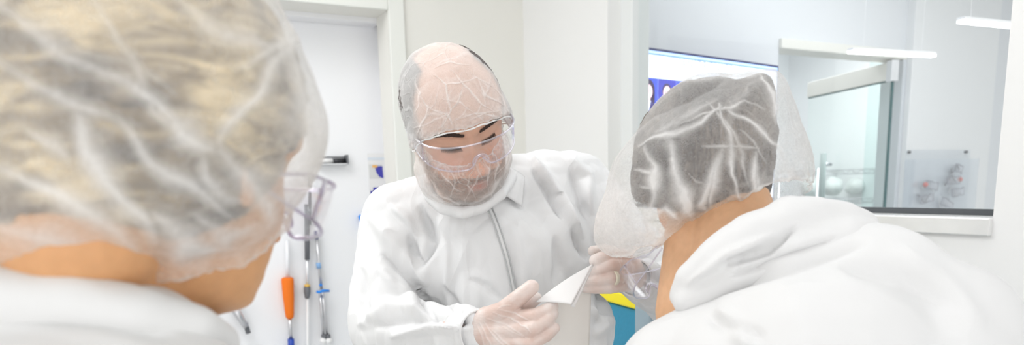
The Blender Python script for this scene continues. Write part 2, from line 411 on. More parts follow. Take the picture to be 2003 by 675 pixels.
# open glass door
def glass_door():
    hx = P(1746, 150, 1)-C_
    q0, z0 = WF.hit(1748, 121, -.02); _, z1 = WF.hit(1746, 156, -.02)
    hp = WF.pt(q0, 0, -.02)[:2]
    a = math.radians(9); dd = np.array([-math.sin(a), math.cos(a)])
    W = Wall(hp, dd, np.array([dd[1], -dd[0]]))
    qe, _ = W.hit(1584, 170)
    qe = min(qe, 1.0) if qe > 0 else .9
    t = thing('glass_door', 'open frameless green glass door with cream top rail and vertical pull handle', 'door', (hp[0], hp[1], 0))
    mb = MB(); W.box(mb, 0, qe, z1, z0, -.02, .02); mb.build('top_rail', M_cream, t, bevel=.002)
    mb = MB(); W.box(mb, .004, qe, .01, z1-.004, -.004, .004); mb.build('glass_leaf', M_gdoor, t)
    mb = MB(); W.box(mb, -.006, .004, .01, z1, -.007, .007); W.box(mb, 0, qe, z1-.008, z1, -.008, .008); mb.build('edge_strip', M_gedge, t)
    qh, zh = W.hit(1611, 300, -.06); _, zhb = W.hit(1611, 470, -.06)
    mb = MB(); mb.tube([W.pt(qh, zh, -.06), W.pt(qh, zhb, -.06)], .020, 12); h = mb.build('pull_handle', mat('grey_green_metal', (.42, .50, .49), .35), t, smooth=True)
    mb = MB(); zb = W.hit(1610, 322)[1]
    mb.tube([W.pt(qh, zb, -.06), W.pt(qh, zb, .0)], .012, 10); mb.tube([W.pt(qh, zb, .0), W.pt(qh+.12, zb, 0)], .01, 10)
    mb.tube([W.pt(qh, zhb+.05, -.06), W.pt(qh, zhb+.05, .0)], .012, 10)
    mb.build('handle_bracket', M_chrome, t, smooth=True)
    mb = MB(); W.box(mb, -.02, .03, z1-.01, z0+.01, -.025, .025); mb.build('hinge', M_alu, t, bevel=.003)
    return W
GD = glass_door()
gq0, _ = WF.hit(1692, 300, .45); gq1, _ = WF.hit(1738, 300, .45)
mb = MB(); WF.box(mb, gq0, gq1+.15, 0, CEIL, .445, .455)
tag(mb.build('glass_panel', mat_clear('tinted_glass', (.90, .955, .95), .03, .5)), 'narrow green-tinted glass strip standing behind the open glass door', 'glass panel')
# wall monitor seen through the glass
def monitor():
    a = math.radians(52); d = np.array([math.sin(a), math.cos(a)]); n = np.array([-d[1], d[0]])
    v = P(1513, 130, 1)-C_; q, z = WF.hit(1513, 130, -.10)
    o = WF.pt(q, 0, -.10)[:2]; W = Wall(o, d, n)      # offsets negative = towards viewer
    q0, zt = W.hit(1200, 73); zt = z
    Hh = 1.22*.5625; zb = zt-.70; q0 = -1.22
    base = W.pt(-.6, zb, 0)
    t = thing('wall_monitor', 'large flat screen on the far wall showing portraits on blue', 'monitor', base)
    mb = MB(); W.box(mb, q0, 0, zb, zt, -.03, .015); mb.build('bezel', M_navy, t, bevel=.003)
    mb = MB(); W.box(mb, q0/2-.1, q0/2+.1, (zt+zb)/2-.1, (zt+zb)/2+.1, .015, .30); mb.build('wall_bracket', M_black, t)
    def em(nm, c, s=1.): return mat(nm, c, .4, emit=(c, s))
    E = -.0305
    mb = MB(); W.box(mb, q0+.012, -.012, zb+.015, zt-.012, E-.001, E); scr = mb.build('screen', em('screen_white', (.80, .88, 1.), 1.05), t)
    mb = MB(); W.box(mb, q0+.012, -.012, zt-.030, zt-.024, E-.0015, E-.001); mb.build('toolbar_line', em('screen_blue_line', (.10, .25, .75), .8), scr)
    mb = MB(); W.box(mb, q0+.012, -.012, zt-.024, zt-.012, E-.0015, E-.001); mb.build('toolbar', em('screen_lblue', (.45, .62, 1.), 1.), scr)
    # portraits, rows on the page
    def qz(px, py): return W.hit(px, py, E)
    xs = [1250, 1287, 1325, 1362, 1398]
    zt1 = qz(1250, 150)[1]; zb1 = qz(1250, 219)[1]
    ph = zt1-zb1
    qq = [qz(x, 180)[0] for x in xs]
    wd = qq[1]-qq[0]
    skinE = em('screen_skin', (.85, .62, .68), .95); dark = em('screen_hair', (.05, .03, .10), .5); blue = [em('screen_blue_a', (.06, .10, .62), .9), em('screen_blue_b', (.045, .05, .42), .9)]
    suit = em('screen_suit', (.06, .05, .22), .6); shirt = em('screen_shirt', (.80, .82, .98), 1.)
    def disc(mb, cq, cz, rq, rz, e, n=20):
        V = [W.pt(cq+rq*math.cos(2*math.pi*k/n), cz+rz*math.sin(2*math.pi*k/n), e) for k in range(n)]; mb.add(V, [tuple(range(n))])
    for row in range(3):
        for k in range(-3, 8):
            a0 = qq[0]+k*wd; zt_ = zt1-row*(ph+.045); zb_ = zt_-ph
            if a0 < q0+.02 or a0+wd > -.02 or zb_ < zb+.02: continue
            mb = MB(); W.box(mb, a0+.0, a0+wd*.985, zb_, zt_, E-.002, E-.001)
            tile = mb.build('portrait', blue[(k+row) % 2], scr)
            c = a0+wd*.47
            fem = (k+row) % 2 == 0
            mb = MB()
            if fem: disc(mb, c, zt_-ph*.36, wd*.34, ph*.32, E-.0023); W.box(mb, c-wd*.36, c+wd*.34, zb_+ph*.12, zt_-ph*.36, E-.0023, E-.0022)
            else: disc(mb, c, zt_-ph*.34, wd*.25, ph*.22, E-.0023)
            mb.build('hair', dark, tile)
            mb = MB(); disc(mb, c, zt_-ph*(.40), wd*.21, ph*.21, E-.0030); W.box(mb, c-wd*.09, c+wd*.09, zt_-ph*.72, zt_-ph*.55, E-.0030, E-.0029); mb.build('face', skinE, tile)
            mb = MB(); V = [W.pt(c-wd*.43, zb_, E-.0026), W.pt(c+wd*.43, zb_, E-.0026), W.pt(c+wd*.36, zb_+ph*.24, E-.0026), W.pt(c+wd*.1, zb_+ph*.36, E-.0026), W.pt(c-wd*.1, zb_+ph*.36, E-.0026), W.pt(c-wd*.36, zb_+ph*.24, E-.0026)]
            mb.add(V, [(0, 1, 2, 3, 4, 5)]); mb.build('jacket', suit, tile)
            mb = MB(); V = [W.pt(c-wd*.12, zb_+ph*.34, E-.0034), W.pt(c+wd*.12, zb_+ph*.34, E-.0034), W.pt(c, zb_, E-.0034)]; mb.add(V, [(0, 1, 2)]); mb.build('shirt', shirt, tile)
            # eyes and smile
            mb = MB()
            for sx in (-1, 1): disc(mb, c+sx*wd*.085, zt_-ph*.37, wd*.035, ph*.014, E-.0036, 10)
            mb.build('eyes', dark, tile)
            mb = MB(); disc(mb, c, zt_-ph*.50, wd*.08, ph*.018, E-.0036, 12); mb.build('smile', shirt, tile)
    # heading
    def text(s, px, py, hh, nm, m):
        cu = bpy.data.curves.new(nm, 'FONT'); cu.body = s; cu.size = hh; cu.align_x = 'CENTER'; cu.space_character = 1.35; cu.extrude = .0003
        o = bpy.data.objects.new('tmp', cu); COL.objects.link(o); dg = bpy.context.evaluated_depsgraph_get(); dg.update()
        me = bpy.data.meshes.new_from_object(o.evaluated_get(dg)); bpy.data.objects.remove(o)
        cq, cz = qz(px, py); V = get_co(me); W3 = np.array([W.pt(cq+v[0], cz+v[1], E-.002-v[2]) for v in V]); set_co(me, W3)
        link(nm, me, m, scr)
    text('JANITRONICS', 1381, 137, .052, 'heading', em('screen_text', (.40, .42, .62), .8))
    text('BUILDING SERVICES', 1381, 150, .02, 'subheading', em('screen_text2', (.55, .58, .78), .9))
monitor()

# ceiling-light reflections in the window, built as glowing strips hung behind the glass
def reflection_strip(p0, p1, label):
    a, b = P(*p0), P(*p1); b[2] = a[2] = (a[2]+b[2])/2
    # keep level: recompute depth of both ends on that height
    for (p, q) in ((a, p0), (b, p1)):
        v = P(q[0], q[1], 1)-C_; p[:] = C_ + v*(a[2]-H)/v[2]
    t = thing('lamp_reflection', label, 'lamp', tuple((a+b)/2), 'lamp reflections built as glowing strips')
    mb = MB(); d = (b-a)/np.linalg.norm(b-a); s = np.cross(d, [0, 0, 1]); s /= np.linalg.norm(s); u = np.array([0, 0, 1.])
    mb.hexa([a-s*.016-u*.012, b-s*.016-u*.012, b+s*.016-u*.012, a+s*.016-u*.012, a-s*.016+u*.0, b-s*.016, b+s*.016, a+s*.016]); mb.build('glow_strip', M_reflglow, t)
    mb = MB(); mb.hexa([a-s*.018, b-s*.018, b+s*.018, a+s*.018, a-s*.018+u*.012, b-s*.018+u*.012, b+s*.018+u*.012, a+s*.018+u*.012]); mb.build('strip_backing', M_white, t)
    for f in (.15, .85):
        c = a+(b-a)*f; mb = MB(); mb.tube([c+u*.01, np.array([c[0], c[1], CEIL])], .0006, 6); mb.build('added_cable', M_white, t)  # cables added so the glowing reflection strips hang from the ceiling
reflection_strip((1663, 99, 3.7), (1826, 107, 3.7), 'short ceiling-light reflection built as a glowing strip, crossing the glass door frame')
reflection_strip((1879, 39, 3.2), (2000, 51, 3.2), 'ceiling-light reflection built as a glowing strip, cut off by the right window jamb')

# wire rack beyond the glass door
def rack():
    W = Wall(WF.o, WF.d, WF.n); off = 1.2
    q0, z0 = W.hit(1600, 338, off); q1, _ = W.hit(1725, 338, off)
    zA = z0+.02; t = thing('wire_rack', 'chrome wire shelving rack standing behind the glass door', 'rack', W.pt((q0+q1)/2, 0, off+.2))
    for q in (q0, q1):
        for o in (off, off+.4):
            mb = MB(); mb.tube([W.pt(q, .0, o), W.pt(q, zA+.02, o)], .012, 10); mb.build('post', M_chrome, t, smooth=True)
    for k, z in enumerate((zA, zA-.25, zA-.8)):
        mb = MB()
        for o in (off, off+.4):
            mb.tube([W.pt(q0, z, o), W.pt(q1, z, o)], .004, 6); mb.tube([W.pt(q0, z-.035, o), W.pt(q1, z-.035, o)], .004, 6)
            n = 12
            pts = [W.pt(q0+(q1-q0)*i/n, z-(.035 if i % 2 else 0), o) for i in range(n+1)]; mb.tube(pts, .0035, 6)
        for i in range(18):
            q = q0+(q1-q0)*i/17; mb.tube([W.pt(q, z, off), W.pt(q, z, off+.4)], .002, 5)
        mb.build('shelf', M_chrome, t, smooth=True)
    # bagged packs on the middle shelf
    M_bag = mat('bagged_pack', (.74, .77, .76), .35, bump=(25, .8), var=.15)
    for i, f in enumerate((.15, .5, .85)):
        c = W.pt(q0+(q1-q0)*f, zA-.25+.105, off+.17)
        mb = MB(); mb.ell(c, np.array([[.075, .03, 0], [-.03, .08, 0], [0, 0, .10-.015*i]]), 28, 18)
        V = np.array(mb.V); dv = V-c; V = c + dv*(1+.18*noise(V, 14, 3+i))[:, None]; V[:, 2] = np.maximum(V[:, 2], zA-.249)
        mb.V = [tuple(v) for v in V]
        o = mb.build('packaged_supply', M_bag, smooth=True)
        tag(o, ['pale plastic bag at the rack left end, beside the door handle', 'pale plastic bag in the middle of the rack shelf', 'pale plastic bag at the rack right end, nearest the hinge'][i], 'bag', 'bagged supplies on the rack')
rack()

# acrylic goggle box on the far panel
def goggle_box():
    W = WF; o0 = -.055
    q0, zt = W.hit(1790, 292, o0-.06); q1, _ = W.hit(1916, 292, o0-.06); _, zb = W.hit(1850, 425, o0-.06)
    M_ac = mat_clear('acrylic', (.955, .965, .975), .02, .4)
    t = thing('acrylic_box', 'clear acrylic holder on the far wall filled with goggles', 'holder', W.pt((q0+q1)/2, zb, o0))
    mb = MB(); W.box(mb, q0, q1, zb, zt-.06, o0-.064, o0-.06); mb.build('front_sheet', M_ac, t)
    mb = MB(); W.box(mb, q0, q1, zb, zt, o0-.004, o0); mb.build('back_sheet', M_ac, t)
    mb = MB(); W.box(mb, q0, q1, zb, zb+.004, o0-.064, o0); mb.build('bottom_sheet', M_ac, t)
    for q in (q0, q1-.004):
        mb = MB(); W.box(mb, q, q+.004, zb, zt-.06, o0-.064, o0); mb.build('side_sheet', M_ac, t)
    for q in (q0+.03, q1-.05):
        mb = MB(); mb.tube([W.pt(q, zt-.015, o0-.012), W.pt(q, zt-.015, o0+.004)], .008, 12); mb.build('screw', M_grey, t, smooth=True)
    M_gog = mat_clear('goggle_plastic', (.84, .84, .86), .10, .6); M_strap = mat('strap_grey', (.30, .30, .33), .6); M_red = mat('red_clip', (.80, .22, .20), .5)
    r = random.Random(3)
    labs = ['clear goggles topmost in the acrylic holder', 'clear goggles with dark strap in the holder, right of centre', 'clear goggles with red clip at the holder left', 'clear goggles low in the holder, right side', 'clear goggles lowest in the holder, left side', 'clear goggles against the holder right wall']
    pos = [(.74, .66), (.68, .48), (.34, .40), (.76, .28), (.28, .20), (.60, .08)]
    sw = (q1-q0)
    for i, (fq, fz) in enumerate(pos):
        cq = q0+sw*fq; cz = zb+.05+(zt-zb)*fz*.9; co = o0-.03
        c = W.pt(cq, cz, co); g = thing('goggles', labs[i], 'goggles', c, 'goggles in the acrylic holder')
        d3 = np.array([W.d[0], W.d[1], 0]); n3 = np.array([W.n[0], W.n[1], 0]); u3 = np.array([0, 0, 1.])
        ang = r.uniform(-.5, .5); d_ = d3*math.cos(ang)+u3*math.sin(ang); u_ = -d3*math.sin(ang)+u3*math.cos(ang)
        s = .05 if i == 0 else .078
        V = []; Fc = []; nu, nv = 24, 6
        for a in range(nu+1):
            th = (a/nu-.5)*2.2
            for b in range(nv+1):
                h = (b/nv-.5)*.05*(1-.25*math.cos(th*2.4)**8)
                V.append(c + d_*s*math.sin(th)*.95 + n3*(-.028*math.cos(th)+.005) + u_*h)
        for a in range(nu):
            for b in range(nv): k = a*(nv+1)+b; Fc.append((k, k+1, k+nv+2, k+nv+1))
        mb = MB(); mb.add(V, Fc); lens = mb.build('lens', M_gog, g, smooth=True); so = lens.modifiers.new('t', 'SOLIDIFY'); so.thickness = .002
        rim = [V[a*(nv+1)+nv] for a in range(nu+1)]+[V[a*(nv+1)] for a in range(nu, -1, -1)]; rim.append(rim[0])
        mb = MB(); mb.tube(rim, .003, 8); mb.build('rim', mat('goggle_rim', (.42, .43, .48), .3), g, smooth=True)
        pts = [c + d_*s*.95*math.sin(1.1)*k + n3*(.012+.008*math.sin(math.pi*abs(k))) + u_*(.03*math.sin(3*k+i)) for k in np.linspace(-1, 1, 18)]
        mb = MB(); mb.tube(pts, .004, 6); mb.build('strap', M_strap if i in (0, 1, 4) else M_white, g, smooth=True)
        if i in (1, 2):
            mb = MB(); e = V[(0 if i == 2 else nu)*(nv+1)+3]; mb.ell(e, np.eye(3)*.016, 12, 8); mb.build('clip', M_red, g, smooth=True)
goggle_box()

# ------------------------------------------------------------------ things on the recess wall
def rp(px, py, off): q, z = WL.hit(px, py, BACK-off); return WL.pt(q, z, BACK-off)
def wpole(px0, py0, px1, py1, r, off=.03, n=14, rs=None, steps=1):
    mb = MB(); a = rp(px0, py0, off); b = rp(px1, py1, off)
    pts = [a+(b-a)*k/steps for k in range(steps+1)]; mb.tube(pts, rs or r, n); return mb
PXM = 1/ (1404/3.25)      # metres per pixel near that wall
def r_(w): return w*PXM/2
t = thing('duster', 'duster hanging on the recess wall with bright orange foam grip', 'duster', rp(565, 480, .03))
wpole(562, 470, 563, 545, r_(7)).build('clear_tube', mat('frosted_tube', (.86, .87, .90), .3), t, smooth=True)
mb = MB(); a = rp(562, 543, .035); b = rp(567, 624, .035)
fs = [0, .02, .06, .5, .88, .96, 1.]; ws = [16, 21, 22.5, 20, 16, 14, 8]
mb.tube([a+(b-a)*f for f in fs], [r_(w) for w in ws], 24); mb.build('grip', M_orange, t, smooth=True)
wpole(567, 622, 569, 664, r_(7), .035).build('rod', M_chrome, t, smooth=True)
wpole(569, 663, 571, 700, r_(12), .035).build('ferrule', M_blue, t, smooth=True, bevel=0)
wpole(571, 700, 574, 820, r_(22), .035, rs=[r_(22), r_(30)]).build('duster_head', M_white, t, smooth=True)
t = thing('mop_pole', 'white telescopic mop pole with dark grey grip on the recess wall', 'mop', rp(601, 420, .03))
wpole(600.5, 400, 601, 508, r_(9.5)).build('grip', M_grey, t, smooth=True)
wpole(601, 505, 601.5, 562, r_(6)).build('upper_tube', M_alu, t, smooth=True)
mb = MB(); a = rp(600.8, 560, .03); b = rp(600.8, 584, .03)
mb.tube([a+(b-a)*f for f in (0, .1, .5, .9, 1)], [r_(w) for w in (10, 12.5, 12.5, 9, 7)], 20); mb.build('twist_lock', M_grey, t, smooth=True)
wpole(600.8, 557, 600.8, 561, r_(11)).build('lock_ring', mat('amber_ring', (.85, .52, .08), .5), t, smooth=True)
wpole(601.5, 580, 602, 860, r_(5)).build('lower_tube', M_white, t, smooth=True)
t = thing('squeegee_pole', 'slim twin metal poles with blue clip hanging on the recess wall', 'pole', rp(622, 450, .03))
wpole(606, 345, 606, 440, r_(6), .05).build('dark_tube', M_grey, t, smooth=True)
wpole(618, 452, 619.5, 468, r_(7)).build('end_cap', M_navy, t, smooth=True)
wpole(619.5, 466, 629, 566, r_(6)).build('tube', M_chrome, t, smooth=True)
wpole(622.5, 514, 624, 525, r_(9)).build('collar', M_lblue, t, smooth=True)
wpole(627, 556, 628, 560, r_(6), .034).build('button', M_cyan, t, smooth=True)
mb = MB(); mb.tube([rp(619, 571, .05), rp(626, 571.5, .055), rp(632, 569, .055), rp(644, 569, .05)], [r_(5), r_(6), r_(6), r_(5)], 10); mb.build('clip', M_cyan, t, smooth=True)
wpole(626, 566, 633, 662, r_(5), .035).build('tube', M_chrome, t, smooth=True)
wpole(630, 566, 641, 662, r_(5), .035).build('tube', M_chrome, t, smooth=True)
for (x, y) in ((632, 667), (643, 667)):
    mb = MB(); mb.ell(rp(x, y, .04), np.eye(3)*r_(13), 18, 12); mb.build('ball_foot', M_white, t, smooth=True)
wpole(633, 655, 634, 662, r_(10), .035).build('sleeve', M_grey, t, smooth=True)
wpole(641, 655, 642, 662, r_(10), .035).build('sleeve', M_grey, t, smooth=True)
t = thing('dispenser_arm', 'grey metal lever low on the recess wall beside the blonde woman', 'lever', rp(470, 600, .02))
mb = MB(); mb.tube([rp(452, 590, .04), rp(468, 618, .05), rp(482, 640, .05)], [r_(16), r_(14), r_(10)], 12); mb.build('arm', M_chrome, t, smooth=True)
mb = MB(); mb.tube([rp(480, 632, .04), rp(486, 652, .04)], r_(9), 10); mb.build('tip', M_grey, t, smooth=True)
# marker in its magnetic holder
t = thing('whiteboard_marker', 'white marker with black cap lying on wall ledge', 'marker', rp(648, 322, .01))
wpole(619, 315, 652, 315, r_(8), .02).build('barrel', M_white, t, smooth=True)
wpole(651, 315, 675, 314, r_(9), .02).build('cap', M_black, t, smooth=True)
t = thing('marker_ledge', 'slim metal ledge holding the black and white marker', 'ledge', rp(648, 322, .0))
mb = MB(); qa_, za_ = WL.hit(616, 320, BACK); qb_, _ = WL.hit(677, 320, BACK)
WL.box(mb, qb_, qa_, za_-.006, za_-.002, BACK-.04, BACK); mb.build('shelf', M_alu, t)
mb = MB(); WL.box(mb, qb_-.001, qb_+.006, za_-.006, za_+.035, BACK-.04, BACK); mb.build('end_stop', M_grey, t)
mb = MB(); WL.box(mb, qb_, qa_, za_+.026, za_+.030, BACK-.006, BACK); mb.build('back_rail', M_grey, t)
# blue hook by the man's shoulder
t = thing('blue_hook', 'bright blue plastic hook on the recess wall by the man\'s shoulder', 'hook', rp(706, 430, .0))
mb = MB(); mb.tube([rp(706, 424, .0), rp(705.5, 424, .03), rp(708, 434, .04), rp(712, 450, .04)], [r_(8), r_(9), r_(9), r_(8)], 12); mb.build('hook_arm', M_cyan, t, smooth=True)
# poster taped at the right of the recess wall
def poster():
    q0, zt = WL.hit(718, 300, BACK); q1, _ = WL.hit(764, 300, BACK); zb = WL.hit(735, 410, BACK)[1]
    t = thing('notice_sheet', 'white instruction sheet with two blue pictures taped beside the jamb', 'notice', WL.pt((q0+q1)/2, zb, BACK))
    mb = MB(); WL.box(mb, q1, q0, zb, zt, BACK-.0025, BACK-.0005); mb.build('sheet', M_paper, t)
    def patch(px0, py0, px1, py1, m, nm, e=.003):
        a, za = WL.hit(px0, py0, BACK-e); b, zb_ = WL.hit(px1, py1, BACK-e); mb = MB(); WL.box(mb, b, a, zb_, za, BACK-e-.0006, BACK-e); mb.build(nm, m, t)
    patch(719, 308, 762, 313, mat('pale_band', (.72, .78, .84), .6), 'heading_band')
    patch(721, 322, 749, 349, mat('picture_grey', (.70, .71, .70), .6), 'picture')
    m_ind = mat('print_indigo', (.06, .06, .42), .6)
    V = [(733, 325), (748, 325), (750, 349), (742, 346), (736, 337)]
    mb = MB(); mb.add([WL.pt(*WL.hit(x, y, BACK-.0042), BACK-.0042) for x, y in V], [(0, 1, 2, 3, 4)]); mb.build('picture_shape', m_ind, t)
    patch(728, 323, 738, 328, mat('print_orange', (.85, .48, .15), .6), 'picture_spot', .0048)
    patch(724, 367, 751, 387, m_ind, 'picture_block')
    patch(724, 366, 730, 373, M_paper, 'picture_notch', .0042)
    patch(721, 394, 750, 408, mat('picture_grey2', (.74, .74, .73), .6), 'picture')
    patch(755, 322, 764, 349, mat('picture_grey3', (.76, .75, .74), .6), 'picture')
    patch(758, 369, 764, 378, m_ind, 'picture_block')
poster()

# ------------------------------------------------------------------ yellow and teal bin
def bin_():
    zt = P(1200, 596, 2.0)[2]; c = P(1245, 600, 2.05); w = .42; dpt = .40
    ang = math.radians(-22); ex = np.array([math.cos(ang), -math.sin(ang), 0]); ey = np.array([math.sin(ang), math.cos(ang), 0])
    c0 = np.array([c[0]+.10, c[1]+.12, 0])
    t = thing('recycling_bin', 'teal bin with bright yellow lid between the man and right-hand woman', 'bin', c0)
    def bx(mb, w0, w1, z0, z1, d0=None):
        d0 = d0 or (w0, w1)
        V = []
        for (w_, z) in ((w0, z0), (w1, z1)):
            for sx, sy in ((-1, -1), (1, -1), (1, 1), (-1, 1)): V.append(c0+ex*w_*sx+ey*w_*.95*sy+np.array([0, 0, z]))
        mb.hexa(V)
    mb = MB(); bx(mb, .17, .205, .0, zt); mb.build('body', M_teal, t, bevel=.012, seg=3)
    mb = MB(); bx(mb, .215, .215, zt, zt+.035); bx(mb, .21, .13, zt+.035, zt+.075); mb.build('lid', M_yel, t, bevel=.006, seg=3)
    mb = MB(); V = [c0+ex*.08*s+ey*(-.1)*r2+np.array([0, 0, zt+.078]) for s, r2 in ((-1, 1), (1, 1), (1, -1), (-1, -1))]
    V += [v+np.array([0, 0, .012]) for v in V]; mb.hexa(V); mb.build('lid_flap', mat('pale_yellow', (.90, .85, .30), .45), t, bevel=.003)
bin_()
# grey cabinet edge right of the bin
def cab():
    c = P(1266, 600, 1.62); zt = P(1290, 582, 1.62)[2]
    t = thing('grey_cart', 'grey storage cart to the right of the teal bin', 'cart', (c[0]+.18, c[1]+.13, 0))
    x, y = c[0]+.18, c[1]+.12
    mb = MB(); mb.box((x-.17, y-.1, .08), (x+.17, y+.1, zt)); mb.build('body', mat('cart_grey', (.33, .42, .48), .5), t, bevel=.008)
    mb = MB(); mb.box((x-.175, y-.105, zt), (x+.175, y+.105, zt+.012)); mb.build('top_tray', M_alu, t, bevel=.004)
    for sx in (-1, 1):
        for sy in (-1, 1):
            mb = MB(); cc = np.array([x+sx*.13, y+sy*.07, .04]); mb.tube([cc-np.array([.012, 0, 0]), cc+np.array([.012, 0, 0])], .04, 20); mb.build('caster', M_grey, t, smooth=True)
cab()

# ------------------------------------------------------------------ people
def smooth_interp(z, zs, vs):
    """monotone-ish cubic through control points"""
    zs = np.asarray(zs, float); vs = np.asarray(vs, float); m = np.gradient(vs, zs)
    z = np.clip(z, zs[0], zs[-1]); k = np.clip(np.searchsorted(zs, z)-1, 0, len(zs)-2)
    h = zs[k+1]-zs[k]; t = (z-zs[k])/h
    return (2*t**3-3*t**2+1)*vs[k] + (t**3-2*t**2+t)*h*m[k] + (-2*t**3+3*t**2)*vs[k+1] + (t**3-t**2)*h*m[k+1]
HZ = [-.120, -.112, -.095, -.075, -.055, -.035, -.010, .020, .045, .070, .090, .105, .113, .1155]
HF = [.060, .078, .086, .087, .086, .087, .087, .094, .093, .084, .068, .045, .020, .0]
HB = [.000, -.018, -.035, -.052, -.070, -.086, -.100, -.107, -.106, -.098, -.083, -.060, -.036, -.012]
HW = [.018, .034, .050, .060, .066, .070, .074, .0775, .0765, .069, .056, .038, .018, .003]
def G(x, c, s): return np.exp(-.5*((x-c)/s)**2)
def head_loft(wide=1., jaw=1., nz=230, nt=260, face=1.):
    zz = np.concatenate([[-.1205], np.linspace(-.1195, .1150, nz), [.1158]])
    th = np.linspace(0, 2*math.pi, nt, endpoint=False)
    Z, T = np.meshgrid(zz, th, indexing='ij')
    f = smooth_interp(Z, HZ, HF); b = smooth_interp(Z, HZ, HB); w = smooth_interp(Z, HZ, HW)*wide
    w = w*np.where(Z < -.03, 1+(jaw-1)*np.clip((-.03-Z)/.05, 0, 1), 1)
    # widest a little behind the middle
    s, c = np.sin(T), np.cos(T)                     # c: forward
    e = 2/2.25
    X = w*np.sign(s)*np.abs(s)**e
    ym = (f+b)/2 - .004; a = np.where(c > 0, f-ym, ym-b)
    Y = ym + a*np.sign(c)*np.abs(c)**e
    V = np.stack([X, Y, Z], -1).reshape(-1, 3)
    x, y, z = V[:, 0], V[:, 1], V[:, 2]
    fr = np.clip((y-.02)/.05, 0, 1)
    ax = np.abs(x)
    d = 0
    # nose: bridge to tip, wings
    prof = smooth_interp(z, [-.064, -.058, -.050, -.042, -.030, -.012, .004, .018, .028], [0, .004, .024, .027, .021, .012, .006, .002, 0])
    wid = np.interp(z, [-.06, -.045, -.02, .01], [.0125, .0115, .0085, .008])
    d = d + prof*np.exp(-.5*(x/wid)**2)
    d = d + .011*G(ax, .0145, .0058)*G(z, -.049, .0065)
    d = d + .0065*G(ax, .030, .020)*G(z, .024, .009)                 # brow ridge
    d = d - .0180*G(ax, .033, .017)*G(z, .001, .0125)                # socket
    d = d + .0105*G(ax, .032, .0105)*G(z, -.001, .0080)              # eyeball / lid
    d = d - .0028*G(ax, .032, .013)*G(z, .0105, .0016)               # lid fold
    d = d - .0022*G(ax, .032, .012)*G(z, -.0065, .0014)              # closed lid line
    d = d + .0050*G(ax, .043, .018)*G(z, -.036, .016)                # cheek
    d = d - .0025*G(ax, .024+.3*np.clip(-.05-z, 0, .03), .004)*G(z, -.060, .012)   # nasolabial
    d = d + .0058*G(x, 0, .017)*G(z, -.0715, .0040) + .0066*G(x, 0, .015)*G(z, -.0835, .0045)
    d = d - .0040*G(x, 0, .022)*G(z, -.0778, .0016) - .002*G(x, 0, .004)*G(z, -.064, .004)
    d = d - .0030*G(x, 0, .016)*G(z, -.093, .004) + .0070*G(x, 0, .015)*G(z, -.106, .009)
    V[:, 1] += d*fr*face
    n = nt; Fc = []
    for i in range(len(zz)-1):
        for k in range(n): Fc.append((i*n+(k+1) % n, i*n+k, (i+1)*n+k, (i+1)*n+(k+1) % n))
    Fc.append(tuple(range(n))); Fc.append(tuple((len(zz)-1)*n+k for k in range(n))[::-1])
    return V, Fc
def rotm(ax, a):
    return np.array(Matrix.Rotation(a, 3, ax))
class Head:
    """head frame: x subject's right, y face, z crown"""
    def __init__(s, c, yaw, pitch, roll, base, scale=1.):
        s.c = np.asarray(c); D = math.radians
        s.M = rotm('Y', D(roll))@rotm('Z', D(yaw))@rotm('X', D(pitch))@base; s.k = scale
    def w(s, p): return s.c + (np.asarray(p)*s.k)@s.M.T
    def l(s, p): return ((np.asarray(p)-s.c)@s.M)/s.k
TOWARD = np.array([[-1., 0, 0], [0, -1., 0], [0, 0, 1.]]).T
AWAY = np.eye(3)
def ear(mb, hd, side, w):
    b = np.array([side*.0765*w, -.008, -.012])
    mb.ell(hd.w(b+[side*.004, -.004, .004]), (hd.M@np.diag([.0085, .0165, .030])*hd.k).T, 22, 16)
    pts = []
    for k in range(15):
        t = -2.0+4.1*k/14
        pts.append(hd.w(b+[side*(.012+.003*math.cos(t)), -.006-.014*math.cos(t*.9-.2), .004+.027*math.sin(t*.75)]))
    mb.tube(pts, .0036*hd.k, 10)
    mb.ell(hd.w(b+[side*.009, -.002, -.024]), (hd.M@np.diag([.005, .008, .009])*hd.k).T, 12, 8)

